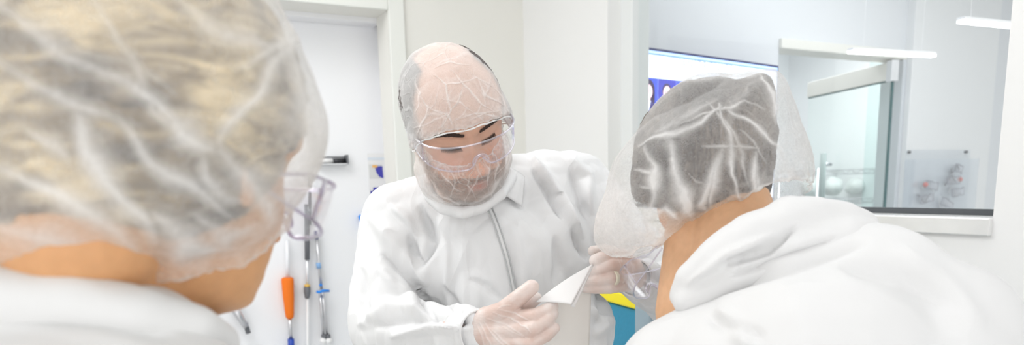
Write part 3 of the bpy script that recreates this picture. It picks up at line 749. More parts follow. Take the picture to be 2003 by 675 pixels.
def shell(hd, headV, headF, off, silh=None, centre=(0, -.005, .0), depth_ax=None, nu=300, nv=200, smooth_it=6, lobes=()):
    """loose sheet around a head: radial grid; silh = list of frame points its outline reaches"""
    cl = np.array(centre, float)
    bv = BVHTree.FromPolygons([Vector(v) for v in headV[:, :]], headF)
    cw = hd.w(cl); cpx, cpy, cz = proj(cw)
    ph = np.linspace(0, 2*math.pi, nu, endpoint=False); th = np.linspace(.0, math.pi, nv)
    TH, PH = np.meshgrid(th, ph, indexing='ij')
    view = (cw-C_)/np.linalg.norm(cw-C_)
    e1 = np.cross(view, U_); e1 /= np.linalg.norm(e1); e2 = np.cross(e1, view)
    if silh is None:      # local poles along the crown
        A = hd.M@np.array([[1., 0, 0], [0, 1, 0], [0, 0, 1]]).T; ez, e1, e2 = A[:, 2], A[:, 0], A[:, 1]
    else: ez = -view
    D = (np.sin(TH)[..., None]*(np.cos(PH)[..., None]*e1+np.sin(PH)[..., None]*e2)+np.cos(TH)[..., None]*ez).reshape(-1, 3)
    Dl = D@hd.M
    rad = np.zeros(len(D)); c_ = Vector(cl)
    for i, d in enumerate(Dl):
        h = bv.ray_cast(c_, Vector(d)); rad[i] = (h[3] or .08)
    rad = rad*hd.k; base = rad.reshape(nv, nu)
    r = base + off
    floor = base + off*.35
    for _ in range(smooth_it):
        a = (np.roll(r, 1, 1)+np.roll(r, -1, 1))/2; b = r.copy(); b[1:-1] = (r[:-2]+r[2:])/2
        r = np.maximum((a+b)/2, floor)
    if silh is not None:
        an = []; ss = []
        for (x, y) in silh:
            v = P(x, y, 1)-C_; v /= np.linalg.norm(v)
            # tangent distance of that line of sight from the centre
            dist = np.linalg.norm(cw-C_); al = math.acos(min(1, v@view)); s_ = dist*math.sin(al)/max(math.cos(0), .1)
            q = v*dist/ (v@view) - view*dist
            an.append(math.atan2(q@e2, q@e1) % (2*math.pi)); ss.append(dist*math.sin(al))
        o = np.argsort(an); an = np.array(an)[o]; ss = np.array(ss)[o]
        an = np.concatenate([an-2*math.pi, an, an+2*math.pi]); ss = np.tile(ss, 3)
        S = np.interp(ph, an, ss)
        for _ in range(6): S = (np.roll(S, 1)+2*S+np.roll(S, -1))/4
        da = depth_ax
        rs = 1/np.sqrt((np.sin(TH)/S[None, :])**2 + (np.cos(TH)/da)**2)
        r = np.maximum(rs, floor)
        for _ in range(3):
            a = (np.roll(r, 1, 1)+np.roll(r, -1, 1))/2; b = r.copy(); b[1:-1] = (r[:-2]+r[2:])/2
            r = np.maximum((a+b)/2, floor*.999)
    V = cw + D*r.reshape(-1, 1)
    Fc = []
    for j in range(nv-1):
        for i in range(nu):
            Fc.append((j*nu+i, (j+1)*nu+i, (j+1)*nu+(i+1) % nu, j*nu+(i+1) % nu))
    return V, np.array(Fc), D
def cut(V, Fc, keep):
    ok = keep[Fc].all(1); Fc = Fc[ok]; used = np.unique(Fc); m = -np.ones(len(V), int); m[used] = np.arange(len(used))
    return V[used], m[Fc], used
def crease_px(V, N_, lines, away=.0):
    """fold strength from strokes traced on the side facing the viewer"""
    px, py, z = proj(V); zz = 1/z
    q = np.stack([px+zz*(6*noise(V, 28, 41)+2.2*noise(V, 80, 43)), py+zz*(6*noise(V, 28, 42)+2.2*noise(V, 80, 44))], 1); fac = ((V-C_)*N_).sum(1) < away
    wn = 1+.45*noise(V, 45, 45); an_ = .85+.35*noise(V, 30, 46)
    out = np.zeros(len(V)); hgt = np.zeros(len(V))
    for (pts, wpx, amp) in lines:
        d, t = seg_dist(q, [np.array(p, float) for p in pts])
        w = wpx*wn*(1-.6*np.abs(2*t-1)); g = np.exp(-(d/w)**1.4)*amp*an_*(1-.6*np.abs(2*t-1)**3)
        out = np.maximum(out, g*fac); hgt += np.exp(-(d/(w*1.2))**2)*abs(amp)*fac
    return out, hgt
def spill(hd, zc, yc, p):   # cap edge height in the head frame
    return p[:, 2] - np.interp(p[:, 1], yc, zc)
def make_cap(name, hd, V, Fc, D, keepf, mater, parent, lines=(), amp=.002, sc=22., seed=1, edge_w=.008, big=.004, crumple_amp=.003, lift=.003):
    pl = hd.l(V); s = keepf(pl)
    V2, F2, used = cut(V, Fc, s > 0); D2 = D[used]; s2 = s[used]
    nz = noise(V2, 9, seed)*big
    d1, d2 = crumple(V2+.02*np.stack([noise(V2, 12, seed+5), noise(V2, 12, seed+6), noise(V2, 12, seed+7)], 1), sc, seed)
    rip = np.clip(1-s2/.03, 0, 1)
    ruf = rip*(.0045*noise(V2, 75, seed+2)+.0028*noise(V2, 160, seed+9)) - .006*np.clip(1-s2/.006, 0, 1)
    V3 = V2 + D2*(nz - (d1-.5)*crumple_amp + ruf)[:, None]
    cr, hg = crease_px(V3, D2, lines)
    V3 = V3 + D2*(hg*lift)[:, None]
    me = mesh_np(name, V3, F2)
    edge = np.clip(1-s2/edge_w, 0, 1)
    ridge = np.clip(1-(d2-d1)/.10, 0, 1)
    set_attr(me, 'crease', np.clip(cr + edge*.8 + .35*rip*np.clip(noise(V2, 120, seed+3), 0, 1), 0, 1.2))
    o = link(name, me, mater, parent); return o
def skin_tone(hd, V, tone, man=False):
    p = hd.l(V); x, y, z = p.T; ax = np.abs(x); c = np.tile(np.array(tone), (len(V), 1))
    inh = (np.abs(z) < .16) & (ax < .12) & (y > -.13)
    def mix(c, w, col): w = np.clip(w, 0, 1)[:, None]; return c*(1-w)+np.array(col)*w
    fr = np.clip((y-.03)/.03, 0, 1)
    c = mix(c, fr*.4*G(ax, .042, .018)*G(z, -.036, .016), (tone[0], tone[1]*.72, tone[2]*.68))
    c = mix(c, fr*.45*G(x, 0, .014)*G(z, -.046, .012), (tone[0], tone[1]*.72, tone[2]*.68))
    c = mix(c, inh*.35*G(ax, .083, .010)*G(z, -.01, .03), (tone[0], tone[1]*.72, tone[2]*.66))
    c = mix(c, fr*.85*np.clip(1-((x/.024)**2+((z+.0775)/.0105)**2)**2, 0, 1)*(y > .075), (tone[0]*.70, tone[1]*.42, tone[2]*.44))
    if man:
        band = ((z < -.050) | (ax > .048)) & (z < -.012+.0*x) & (y > -.005) & inh
        beard = np.clip((-.040-z)/.018, 0, 1)*np.clip((y+.005)/.02, 0, 1)*inh
        beard = np.maximum(beard, np.clip((ax-.058)/.008, 0, 1)*np.clip((.01-z)/.02, 0, 1)*np.clip((y-.0)/.015, 0, 1)*inh*(y < .07))
        beard *= 1-.9*np.exp(-((x/.018)**2+((z+.0775)/.008)**2)**2)
        beard *= np.where((ax > .014) & (z > -.060), np.clip((-.052-z)/.02+(ax-.05)/.01, 0, 1), 1)
        beard *= (.70+.3*noise(V, 500, 4))
        c = mix(c, .97*beard, (.075, .055, .048))
        # lash line
        c = mix(c, fr*.9*G(z, -.0068-.0*(ax), .0013)*np.clip(1-((ax-.032)/.016)**4, 0, 1), (.05, .03, .025))
    return c
def tag_person(o, label): o['label'] = label; o['category'] = 'person'; return o

def eyewear(hd, parent, name='safety_glasses', w=1., rimc=None, yo=0., rim_r=.0016):
    g = bpy.data.objects.new(name, None); COL.objects.link(g); g.parent = parent; g.matrix_parent_inverse = parent_world(parent).inverted()
    nu, nv = 60, 14; V = []; Fc = []; top = []; bot = []
    for a in range(nu+1):
        t = (a/nu-.5)*2; ts = 1.32*t
        X = .080*w*math.sin(ts)/math.sin(1.32); Y = .058+.060*math.cos(ts)+yo-.012*abs(t)**4
        zt = .020-.004*t*t; zb = -.026+.008*abs(t)**3 + .020*math.exp(-(X/.011)**2)
        for b in range(nv+1):
            f = b/nv; z = zb+(zt-zb)*f
            V.append(hd.w([X, Y+.008*(f-.5)+ .003*math.sin(math.pi*f), z]))
        top.append(V[-1]); bot.append(V[-nv-1])
    for a in range(nu):
        for b in range(nv): k = a*(nv+1)+b; Fc.append((k, k+1, k+nv+2, k+nv+1))
    mb = MB(); mb.add(V, Fc); l = mb.build('lens', M_lens, g, smooth=True); so = l.modifiers.new('t', 'SOLIDIFY'); so.thickness = .0018
    rm = rimc or M_rim
    loop = top + bot[::-1] + [top[0]]
    mb = MB(); mb.tube(loop, rim_r*hd.k, 8, cap=False); mb.build('rim', rm, g, smooth=True)
    for sgn in (1, -1):
        # side shield and arm
        a = 0 if sgn < 0 else nu
        T, B = hd.l(np.array([top[a], bot[a]]))
        pts_t = [T, T+[sgn*.003, -.022, -.001], [sgn*.082*w, .018, .004], [sgn*.081*w, -.012, .006]]
        pts_b = [B, B+[sgn*.003, -.020, .002], [sgn*.082*w, .020, -.010], [sgn*.081*w, -.012, -.001]]
        n = 14; V = []; Fc = []
        for k in range(n+1):
            u = k/n*3; i = min(int(u), 2); f = u-i
            pt = np.array(pts_t[i])*(1-f)+np.array(pts_t[i+1])*f; pb = np.array(pts_b[i])*(1-f)+np.array(pts_b[i+1])*f
            V += [hd.w(pt), hd.w(pt*.5+pb*.5+np.array([sgn*.003, 0, 0])), hd.w(pb)]
        for k in range(n): 
            for j in (0, 1): q = k*3+j; Fc.append((q, q+1, q+4, q+3))
        mb = MB(); mb.add(V, Fc); sh = mb.build('temple_arm', M_lens, g, smooth=True); so = sh.modifiers.new('t', 'SOLIDIFY'); so.thickness = .002
        mb = MB(); mb.tube([V[3*k] for k in range(n+1)], rim_r*.8*hd.k, 6); mb.tube([V[3*k+2] for k in range(n+1)], rim_r*.8*hd.k, 6); mb.build('arm_edge', rm, sh, smooth=True)
    mb = MB(); mb.tube([hd.w([.013*math.cos(u), .115+yo+.002*math.sin(u), -.016+.014*math.sin(u)]) for u in np.linspace(0, math.pi, 14)], .0016*hd.k, 8); mb.build('nose_bridge', rm, g, smooth=True)
    return g

def limb(mb, pts, n=22):
    for a, b in zip(pts[:-1], pts[1:]): mb.cap(P(*a[:3]) if len(a) == 4 else a[0], P(*b[:3]) if len(b) == 4 else b[0], a[3] if len(a) == 4 else a[1], b[3] if len(b) == 4 else b[1], n)
def legs(mb, hip, spread, r, fwd, hz, side, foot=True):
    """two legs to the ground from the pelvis point"""
    for s in (-1, 1):
        a = hip + side*spread*s; k = np.array([a[0], a[1], .44*hz])+fwd*.06; f = np.array([a[0], a[1], .07])+side*.02*s
        mb.cap(a, k, r*1.25, r*.85); mb.cap(k, f, r*.85, r*.62)
KF = 2.1
def drape(me, folds, amp=.006, sc=8., seed=1, fine=.0025, bv=None, stretch=(1, 1, .55)):
    V = get_co(me); N_ = get_no(me)
    q = V*np.array(stretch)+.03*np.stack([noise(V, 5, seed), noise(V, 5, seed+1), noise(V, 5, seed+2)], 1)
    d1, _ = crumple(q, sc, seed); e1, _ = crumple(q, sc*2.6, seed+9)
    V = V + N_*((.5-d1)*amp*2 + (.5-e1)*fine*2 + noise(V, 4, seed+3)*amp*.8)[:, None]
    px, py, z = proj(V); pq = np.stack([px, py], 1); fac = ((V-C_)*N_).sum(1) < .02
    off = np.zeros(len(V))
    for (pts, wpx, a) in folds:
        d, t = seg_dist(pq, [np.array(p, float) for p in pts]); w = wpx*(1-.6*np.abs(2*t-1)**2)
        off += np.exp(-(d/w)**2)*a*KF*fac*(1-np.abs(2*t-1)**4)
    V = V + N_*off[:, None]; set_co(me, V); return me

# ================= the man facing the camera
hdM = Head(P(890, 236, 1.25), 15, 33, -15, TOWARD, 1.04)
man = thing('person', 'man in white coverall facing us, head bowed, clear glasses and beard cover, holding a paper', 'person', (P(975, 600, 1.5)[0], P(975, 600, 1.5)[1], 0))
tag_person(man, man['label'])
hV, hF = head_loft(1.02, 1.16)
HAND_R = dict(back=(758, 645, 1.38), wrist=(930, 652, 1.14), fingers=[
    [(1000, 606, 1.115, .0115), (1030, 598, 1.115, .0105), (1048, 584, 1.11, .0095)],
    [(1003, 622, 1.10, .0125), (1046, 619, 1.075, .0115), (1070, 607, 1.08, .0105), (1080, 600, 1.09, .0095)],
    [(1005, 645, 1.095, .0125), (1046, 642, 1.07, .0115), (1070, 626, 1.075, .0105), (1080, 614, 1.085, .0095)],
    [(1000, 670, 1.10, .0115), (1042, 670, 1.075, .0105), (1068, 656, 1.075, .0098), (1084, 642, 1.08, .0085)],
    [(952, 622, 1.125, .017), (984, 608, 1.10, .0145), (1018, 580, 1.085, .0125), (1040, 562, 1.08, .0112)]])
HAND_L = dict(back=(1310, 575, 1.42), wrist=(1244, 544, 1.175), fingers=[
    [(1218, 500, 1.17, .0115), (1185, 490, 1.18, .0105), (1160, 491, 1.175, .009)],
    [(1222, 522, 1.14, .0125), (1196, 519, 1.125, .0115), (1168, 529, 1.125, .0105), (1152, 537, 1.13, .0090)],
    [(1222, 541, 1.14, .012), (1196, 544, 1.125, .0110), (1166, 549, 1.125, .0100), (1150, 552, 1.13, .0088)],
    [(1218, 558, 1.145, .011), (1194, 563, 1.13, .0100), (1166, 564, 1.13, .0092), (1146, 564, 1.135, .008)],
    [(1238, 522, 1.155, .016), (1216, 502, 1.145, .0135), (1186, 503, 1.13, .0122), (1165, 510, 1.125, .0108)]])
def hand(mb, h, k=1., add=0.):
    wr = P(*h['wrist'])
    for i, f in enumerate(h['fingers']):
        for a, b in zip(f[:-1], f[1:]): mb.cap(P(*a[:3]), P(*b[:3]), a[3]*k+add, b[3]*k+add, 16)
        mb.cap(wr, P(*f[0][:3]), .021*k+add if i != 4 else .019*k+add, f[0][3]*k*1.05+add, 16)
    ks = [P(*h['fingers'][i][0][:3]) for i in range(4)]
    if add: d_ = h['back']; mb.cap(wr, wr+(P(*d_)-wr)/np.linalg.norm(P(*d_)-wr)*.055, .0235, .030)
    for a, b in zip(ks[:-1], ks[1:]): mb.cap(a*.8+wr*.2, b*.8+wr*.2, .014*k+add, .014*k+add, 14); mb.cap(a*.4+wr*.6, b*.4+wr*.6, .017*k+add, .017*k+add, 14)
mb = MB(); mb.add(hdM.w(hV), hF)
for s in (-1, 1): ear(mb, hdM, s, .78)
nb = P(925, 395, 1.40)
mb.cap(hdM.w([0, -.035, -.06]), nb, .062, .068)
S_R, S_L = P(790, 440, 1.45), P(1108, 378, 1.46)
chest = P(975, 560, 1.50)
hipM = np.array([chest[0]+.01, chest[1]+.05, .84])
E_R, E_L = P(758, 645, 1.38), P(1318, 575, 1.42)
mb.cap(nb, P(960, 480, 1.47), .068, .10); mb.cap(S_R, S_L, .05, .05); mb.cap(P(910, 560, 1.50), P(1050, 560, 1.50), .095, .095); mb.cap(chest, hipM, .13, .13)
W_R, W_L = P(*HAND_R['wrist']), P(*HAND_L['wrist'])
mb.cap(S_R, E_R, .045, .034); mb.cap(E_R, W_R, .034, .022); mb.cap(S_L, E_L, .045, .034); mb.cap(E_L, W_L, .034, .020)
legs(mb, hipM, .10, .06, np.array([0, -1., 0]), 1.1, np.array([1., 0, 0]))
hand(mb, HAND_R, .84); hand(mb, HAND_L, .78)
me = remesh(mb, .0019, 2, .4)
Vb = get_co(me); set_col(me, 'tone', skin_tone(hdM, Vb, (.72, .44, .32), True))
link('body', me, M_skin, man)
# brows: short thick hair ridges
mb = MB()
M_brow = mat('brow_hair', (.07, .045, .035), .8, bump=(900, .8))
bvM = BVHTree.FromPolygons([v.co.copy() for v in me.vertices], [tuple(p.vertices) for p in me.polygons])
def onhead(hd, bv, p, off):
    o = hd.w(p+np.array([0, .1, 0])); d = hd.M@np.array([0, -1., 0]); h = bv.ray_cast(Vector(o), Vector(d)); return np.array(h[0])-d*off if h[0] is not None else hd.w(p)
for s in (-1, 1):
    mb = MB(); L = []
    for k in range(13):
        t = k/12; L.append(onhead(hdM, bvM, np.array([s*(.013+.040*t), .09, .0195+.0075*math.sin(t*2.6)-.002*t]), .0004))
    mb.tube(L, [.0006+.0017*math.sin(math.pi*min(1, .2+t_*.8))**.7*(1-.5*t_) for t_ in np.linspace(0, 1, 13)], 8)
    # single hairs
    for k in range(260):
        t = random.random(); z = .0195+.0075*math.sin(t*2.6)-.002*t+random.uniform(-.0035, .0035)
        a = onhead(hdM, bvM, np.array([s*(.013+.040*t), .09, z]), .0012); b = onhead(hdM, bvM, np.array([s*(.013+.040*t+.005), .09, z+.002*(1-2*t)]), .0030)
        mb.tube([a, b], [.0005, .0002], 4)
    mb.build('eyebrow', M_brow, man, smooth=True)
    mb = MB(); L = [onhead(hdM, bvM, np.array([s*(.032+.0145*u), .09, -.0065-.0015*(1-u*u)]), .0006) for u in np.linspace(-1, 1, 13)]
    mb.tube(L, [.0003+.0005*math.sqrt(max(0, 1-u*u)) for u in np.linspace(-1, 1, 13)], 6)
    for u in np.linspace(-.95, .95, 34):
        a = onhead(hdM, bvM, np.array([s*(.032+.0145*u), .09, -.0068-.0015*(1-u*u)]), .0008); b = hdM.w(hdM.l(a)+np.array([s*u*.002, .0045, -.0045])); mb.tube([a, b], [.0004, .00015], 4)
    mb.build('eyelashes', M_brow, man, smooth=True)
# short hair at the sides and back
V, Fc, D = shell(hdM, hV, hF, .0032, None, smooth_it=1, nu=260, nv=170)
pl = hdM.l(V); hl = np.interp(pl[:, 1], [-.12, -.05, .01, .045, .06], [-.05, -.03, -.012, .0, .05])
keep = (pl[:, 2] > hl) & (pl[:, 2] < .112) & (pl[:, 1] < .052-.35*np.clip(pl[:, 2]-.02, 0, 1)-.006*noise(V, 60, 2)) & ((np.abs(pl[:, 0]) > .043-.2*np.clip(-pl[:, 1]-.03, 0, 1)) | (pl[:, 1] < -.045))
V2, F2, u2 = cut(V, Fc, keep); V2 = V2+D[u2]*(.0012*noise(V2, 300, 3))[:, None]
link('hair', mesh_np('hair', V2, F2), mat_hair('short_dark_hair', (.03, .022, .02), (.07, .05, .045), (.14, .11, .10), (500, 500, 60)), man)

# coverall
def suit_mesh(parts, voxel, sm, fac=.6): mb = MB(); parts(mb); return remesh(mb, voxel, sm, fac)
def suit_man(mb):
    mb.cap(P(930, 432, 1.40), P(985, 420, 1.44), .085, .085)
    mb.cap(P(905, 410, 1.41), S_R, .070, .083); mb.cap(P(985, 374, 1.43), S_L, .070, .083)
    mb.cap(S_R, E_R, .083, .072); mb.cap(E_R, P(918, 653, 1.155), .072, .044)
    mb.cap(S_L, E_L, .083, .060); mb.cap(E_L, P(1256, 548, 1.19), .056, .036)
    mb.cap(P(880, 520, 1.46), P(1060, 480, 1.47), .125, .13); mb.cap(P(890, 680, 1.47), P(1078, 660, 1.47), .125, .125)
    mb.cap(P(900, 800, 1.48), P(1070, 800, 1.48), .13, .13); mb.cap(P(985, 520, 1.42), P(985, 800, 1.42), .13, .13)
    hm = hipM + np.array([0, 0, .03]); mb.cap(chest, hm, .15, .16)
    legs(mb, hm, .10, .085, np.array([0, -1., 0]), 1.1, np.array([1., 0, 0]))
me = suit_mesh(suit_man, .0042, 10)
FM = [([(722, 420), (790, 500), (840, 560)], 16, .007), ([(820, 400), (850, 470), (826, 520)], 9, -.010), ([(800, 455), (812, 500), (828, 525)], 8, -.010),
      ([(745, 495), (800, 540), (838, 590)], 8, -.008), ([(735, 520), (790, 570), (835, 620)], 12, .006), ([(820, 570), (835, 600), (845, 625)], 10, -.007),
      ([(700, 640), (760, 600), (830, 610)], 13, .008), ([(730, 640), (790, 628), (850, 622), (930, 632)], 10, -.006), ([(760, 660), (850, 640), (925, 645)], 9, .006),
      ([(1035, 300), (1080, 360), (1115, 420), (1140, 470)], 10, .009), ([(1040, 330), (1075, 380), (1100, 430)], 7, -.009), ([(1115, 330), (1130, 380), (1150, 430)], 8, -.008),
      ([(1105, 305), (1150, 345), (1160, 420)], 10, .006), ([(1120, 440), (1135, 480), (1150, 510)], 8, -.010), ([(1085, 460), (1095, 520), (1085, 560)], 9, -.006),
      ([(870, 555), (895, 610), (905, 650)], 8, -.006), ([(915, 545), (950, 560), (985, 590)], 7, -.003),
      ([(1170, 560), (1180, 600), (1165, 640)], 10, -.006), ([(1150, 600), (1190, 630), (1160, 660)], 9, .006), ([(860, 420), (875, 500), (880, 600)], 12, .005),
      ([(705, 520), (712, 580), (720, 640)], 12, -.005), ([(760, 400), (800, 430), (815, 470)], 9, .006), ([(1000, 440), (1020, 520), (1030, 600)], 14, .004)]
drape(me, FM, .0085, 8., 11, .0052)
suitM = link('coverall', me, M_suit, man); bvS = bvh_of(me)
def strip(bv, pts, wpx, name, m, parent, lift=.002, n=40, fb=1.38):
    """band lying on the cloth along traced points"""
    pts = [np.array(p, float) for p in pts]; L = []
    for k in range(n+1):
        u = k/n*(len(pts)-1); i = min(int(u), len(pts)-2); f = u-i; q = pts[i]*(1-f)+pts[i+1]*f; d = pts[i+1]-pts[i]; d /= np.linalg.norm(d); nn = np.array([-d[1], d[0]])
        row = []
        for s in (-.5, 0, .5):
            p, no = shoot(bv, *(q+nn*wpx*s)); p = P(*(q+nn*wpx*s), fb) if p is None else p+no*lift*(1 if s else 1.6); row.append(p)
        L.append(row)
    L = np.array(L)
    for _ in range(3): L[1:-1] = (L[:-2]+2*L[1:-1]+L[2:])/4
    V = L.reshape(-1, 3); Fc = [(k*3+j, k*3+j+1, k*3+j+4, k*3+j+3) for k in range(n) for j in (0, 1)]
    mb = MB(); mb.add(V, Fc); o = mb.build(name, m, parent, smooth=True); so = o.modifiers.new('t', 'SOLIDIFY'); so.thickness = .0015; so.offset = 0; return o
M_flap = mat('placket_cloth', (.80, .81, .81), .6); M_zip = mat('zip_grey', (.58, .59, .60), .5)
ZP = [(950, 396), (962, 420), (978, 460), (990, 500), (999, 540), (1006, 575), (1010, 620), (1012, 680)]
strip(bvS, ZP, 12, 'zip_flap', M_flap, suitM, .002); strip(bvS, [(x-4, y) for x, y in ZP], 1.6, 'zip_seam', M_zip, suitM, .0035); strip(bvS, [(x+5, y) for x, y in ZP], 1.4, 'zip_seam', M_zip, suitM, .0035)
# collar leaf on his left and the standing collar
def sheet_px(name, quad, m, parent, nu=14, nv=14, bulge=.004, thick=.0012, seed=1, wob=.001):
    a, b, c, d = [P(*q) for q in quad]; V = []; n_ = np.cross(b-a, d-a); n_ /= np.linalg.norm(n_)
    if n_@(C_-a) < 0: n_ = -n_
    for i in range(nu+1):
        for j in range(nv+1):
            u, v = i/nu, j/nv; p = (a*(1-u)+b*u)*(1-v)+(d*(1-u)+c*u)*v; V.append(p+n_*bulge*math.sin(math.pi*u)*math.sin(math.pi*v))
    V = np.array(V); V += n_*(wob*noise(V, 25, seed))[:, None]
    Fc = [(i*(nv+1)+j, (i+1)*(nv+1)+j, (i+1)*(nv+1)+j+1, i*(nv+1)+j+1) for i in range(nu) for j in range(nv)]
    mb = MB(); mb.add(V, Fc); o = mb.build(name, m, parent, smooth=True); so = o.modifiers.new('t', 'SOLIDIFY'); so.thickness = thick; return o
def at_suit(px, py, off, fb=1.36):
    p, n_ = shoot(bvS, px, py)
    return (px, py, (proj(p)[2] if p is not None else fb)-off)
sheet_px('collar_leaf', [at_suit(1004, 330, .014), at_suit(1026, 345, .010), at_suit(1021, 404, .012), at_suit(974, 374, .020)], M_suit, suitM, bulge=.006)
mb = MB(); ring = [(834, 352, 1.33), (842, 385, 1.29), (868, 408, 1.27), (905, 416, 1.265), (945, 406, 1.27), (980, 380, 1.29), (1000, 345, 1.34), (985, 330, 1.42), (900, 330, 1.46), (846, 335, 1.40), (834, 352, 1.33)]
for a, b in zip(ring[:-1], ring[1:]): mb.cap(P(*a), P(*b), .011, .011, 12)
me = remesh(mb, .003, 8, .6); drape(me, [], .002, 18., 3, .001); link('collar', me, M_suit, suitM)
# cuffs
for (a, b, r0, r1) in (((908, 653, 1.165), (938, 652, 1.13), .041, .0365), ((1262, 549, 1.195), (1242, 544, 1.170), .036, .031)):
    mb = MB(); A, B = P(*a), P(*b); mb.tube([A+(B-A)*f for f in np.linspace(0, 1, 10)], [(r0*(1-f)+r1*f)*(1+.03*math.sin(20*f)) for f in np.linspace(0, 1, 10)], 40, cap=False)
    o = mb.build('cuff', M_suit, suitM, smooth=True); so = o.modifiers.new('t', 'SOLIDIFY'); so.thickness = .003
# shoes on the ground
for s in (-1, 1):
    f = hipM*np.array([1, 1, 0])+np.array([.12*s, -.05, .045]); mb = MB(); mb.ell(f, np.diag([.05, .13, .045]), 24, 14); V = np.array(mb.V); V[:, 2] = np.maximum(V[:, 2], .0); mb.V = [tuple(v) for v in V]; mb.build('shoe_cover', M_white, man, smooth=True)
# gloves
def glove_mat():
    m = bpy.data.materials.new('latex_glove'); m.use_nodes = True; nt = m.node_tree; b = nt.nodes['Principled BSDF']; tc = N(nt, 'ShaderNodeTexCoord')
    n = N(nt, 'ShaderNodeTexNoise', Scale=28., Detail=4.); nt.links.new(tc.outputs['Object'], n.inputs['Vector'])
    at = N(nt, 'ShaderNodeAttribute'); at.attribute_name = 'crease'
    cr = nt.nodes.new('ShaderNodeValToRGB'); e = cr.color_ramp.elements; e[0].position = .38; e[0].color = (.68, .52, .46, 1); e[1].position = .64; e[1].color = (.78, .69, .65, 1)
    nt.links.new(n.outputs['Fac'], cr.inputs[0])
    mx = nt.nodes.new('ShaderNodeMix'); mx.data_type = 'RGBA'; mx.inputs[7].default_value = (.88, .84, .82, 1)
    nt.links.new(cr.outputs[0], mx.inputs[6]); nt.links.new(mathn(nt, 'MULTIPLY', at.outputs['Fac'], .75, True), mx.inputs[0]); nt.links.new(mx.outputs[2], b.inputs['Base Color'])
    b.inputs['Roughness'].default_value = .38; b.inputs['Subsurface Weight'].default_value = .08; b.inputs['Subsurface Scale'].default_value = 1; b.inputs['Subsurface Radius'].default_value = (.008, .004, .003)
    mp = N(nt, 'ShaderNodeMapping'); mp.inputs['Rotation'].default_value = (0, .7, 0); mp.inputs['Scale'].default_value = (60, 60, 220); nt.links.new(tc.outputs['Object'], mp.inputs['Vector'])
    n2 = N(nt, 'ShaderNodeTexNoise', Scale=1., Detail=3., Distortion=1.); nt.links.new(mp.outputs[0], n2.inputs['Vector'])
    bp = N(nt, 'ShaderNodeBump', Strength=.45, Distance=.0012); nt.links.new(n2.outputs['Fac'], bp.inputs['Height']); nt.links.new(bp.outputs[0], b.inputs['Normal'])
    return m
M_glove = glove_mat()
def glove(h, lines, tipfade=True):
    mb = MB(); hand(mb, h, 1.0 if h is HAND_R else .92, .0006); me = remesh(mb, .0013, 5, .5); V = get_co(me); N_ = get_no(me)
    cr, hg = crease_px(V, N_, lines); tips = np.zeros(len(V))
    for f in h['fingers']: tips = np.maximum(tips, np.exp(-(np.linalg.norm(V-P(*f[-1][:3]), axis=1)/.016)**2))
    set_co(me, V+N_*(hg*.0011)[:, None]); set_attr(me, 'crease', np.clip(cr+.8*tips, 0, 1)); o = link('glove', me, M_glove, man); return o
gR = glove(HAND_R, [([(965, 612), (1000, 622), (1040, 650)], 1.6, .9), ([(955, 622), (990, 635), (1030, 660)], 1.6, .8), ([(948, 628), (962, 650), (990, 680)], 1.5, .9), ([(940, 632), (950, 655), (968, 690)], 1.5, .9), ([(975, 605), (1010, 612), (1035, 628)], 1.4, .8), ([(935, 640), (942, 660), (950, 690)], 1.5, .8), ([(985, 640), (1015, 655), (1040, 662)], 1.3, .6), ([(975, 604), (985, 598), (1000, 596)], 1.4, .6), ([(960, 640), (985, 665), (1010, 690)], 1.4, .7)])
gL = glove(HAND_L, [([(1216, 506), (1222, 530), (1214, 556)], 1.6, .9), ([(1224, 510), (1230, 535), (1220, 562)], 1.5, .9), ([(1208, 506), (1214, 525), (1206, 545)], 1.3, .6), ([(1236, 520), (1240, 540), (1230, 560)], 1.5, .8)])
# wedding ring under the glove, on the ring finger
a, b = P(*HAND_L['fingers'][2][1][:3]), P(*HAND_L['fingers'][2][0][:3]); ax_ = (b-a)/np.linalg.norm(b-a); c = a+ax_*.004
mb = MB(); mb.tube([c-ax_*.003, c-ax_*.0022, c+ax_*.0022, c+ax_*.003], [.0121, .0128, .0128, .0121], 32); mb.build('finger_ring', mat('ring_gold', (.80, .76, .62), .35), man, smooth=True)
# glasses, cap, beard cover
eyewear(hdM, man, w=.97, yo=.008)
M_gM = mat_gauze('cap_gauze', (.95, .945, .935), .54, .62, 24., .20, 420, .0016, .42)
V, Fc, D = shell(hdM, hV, hF, .012, [(797, 200), (800, 170), (812, 145), (835, 124), (862, 113), (890, 111), (920, 116), (950, 134), (972, 160), (990, 190), (1004, 222), (1000, 262), (985, 300), (960, 340), (900, 360), (850, 345), (822, 315), (803, 290), (796, 240)], (0, -.005, .02), .118, nu=420, nv=300)
CM = [([(848, 150), (868, 170), (880, 215), (860, 250)], 1.6, .9), ([(868, 170), (900, 160), (930, 150), (960, 165)], 1.5, .9), ([(880, 140), (905, 165), (940, 200), (965, 215)], 1.6, .8), ([(820, 180), (835, 215), (815, 260)], 1.6, .9),
      ([(835, 215), (870, 222), (885, 245)], 1.5, .8), ([(905, 165), (895, 200), (880, 215)], 1.3, .8), ([(930, 150), (945, 180), (985, 205)], 1.7, .8), ([(940, 200), (930, 225), (945, 240)], 1.5, .8), ([(808, 250), (850, 235), (870, 222)], 1.5, .7),
      ([(890, 235), (935, 222), (975, 215)], 2.0, .8), ([(850, 135), (880, 125), (920, 128)], 1.4, .7), ([(860, 190), (900, 200), (930, 225)], 1.2, .6), ([(965, 170), (985, 190), (1000, 225)], 2.2, .9), ([(975, 215), (995, 235), (998, 262)], 4, .8),
      ([(812, 150), (825, 185), (812, 220)], 1.5, .7), ([(885, 240), (905, 225), (915, 205)], 1.5, .7), ([(815, 285), (850, 262), (880, 260)], 2.5, .8), ([(915, 240), (945, 222), (975, 232)], 2.5, .8)]
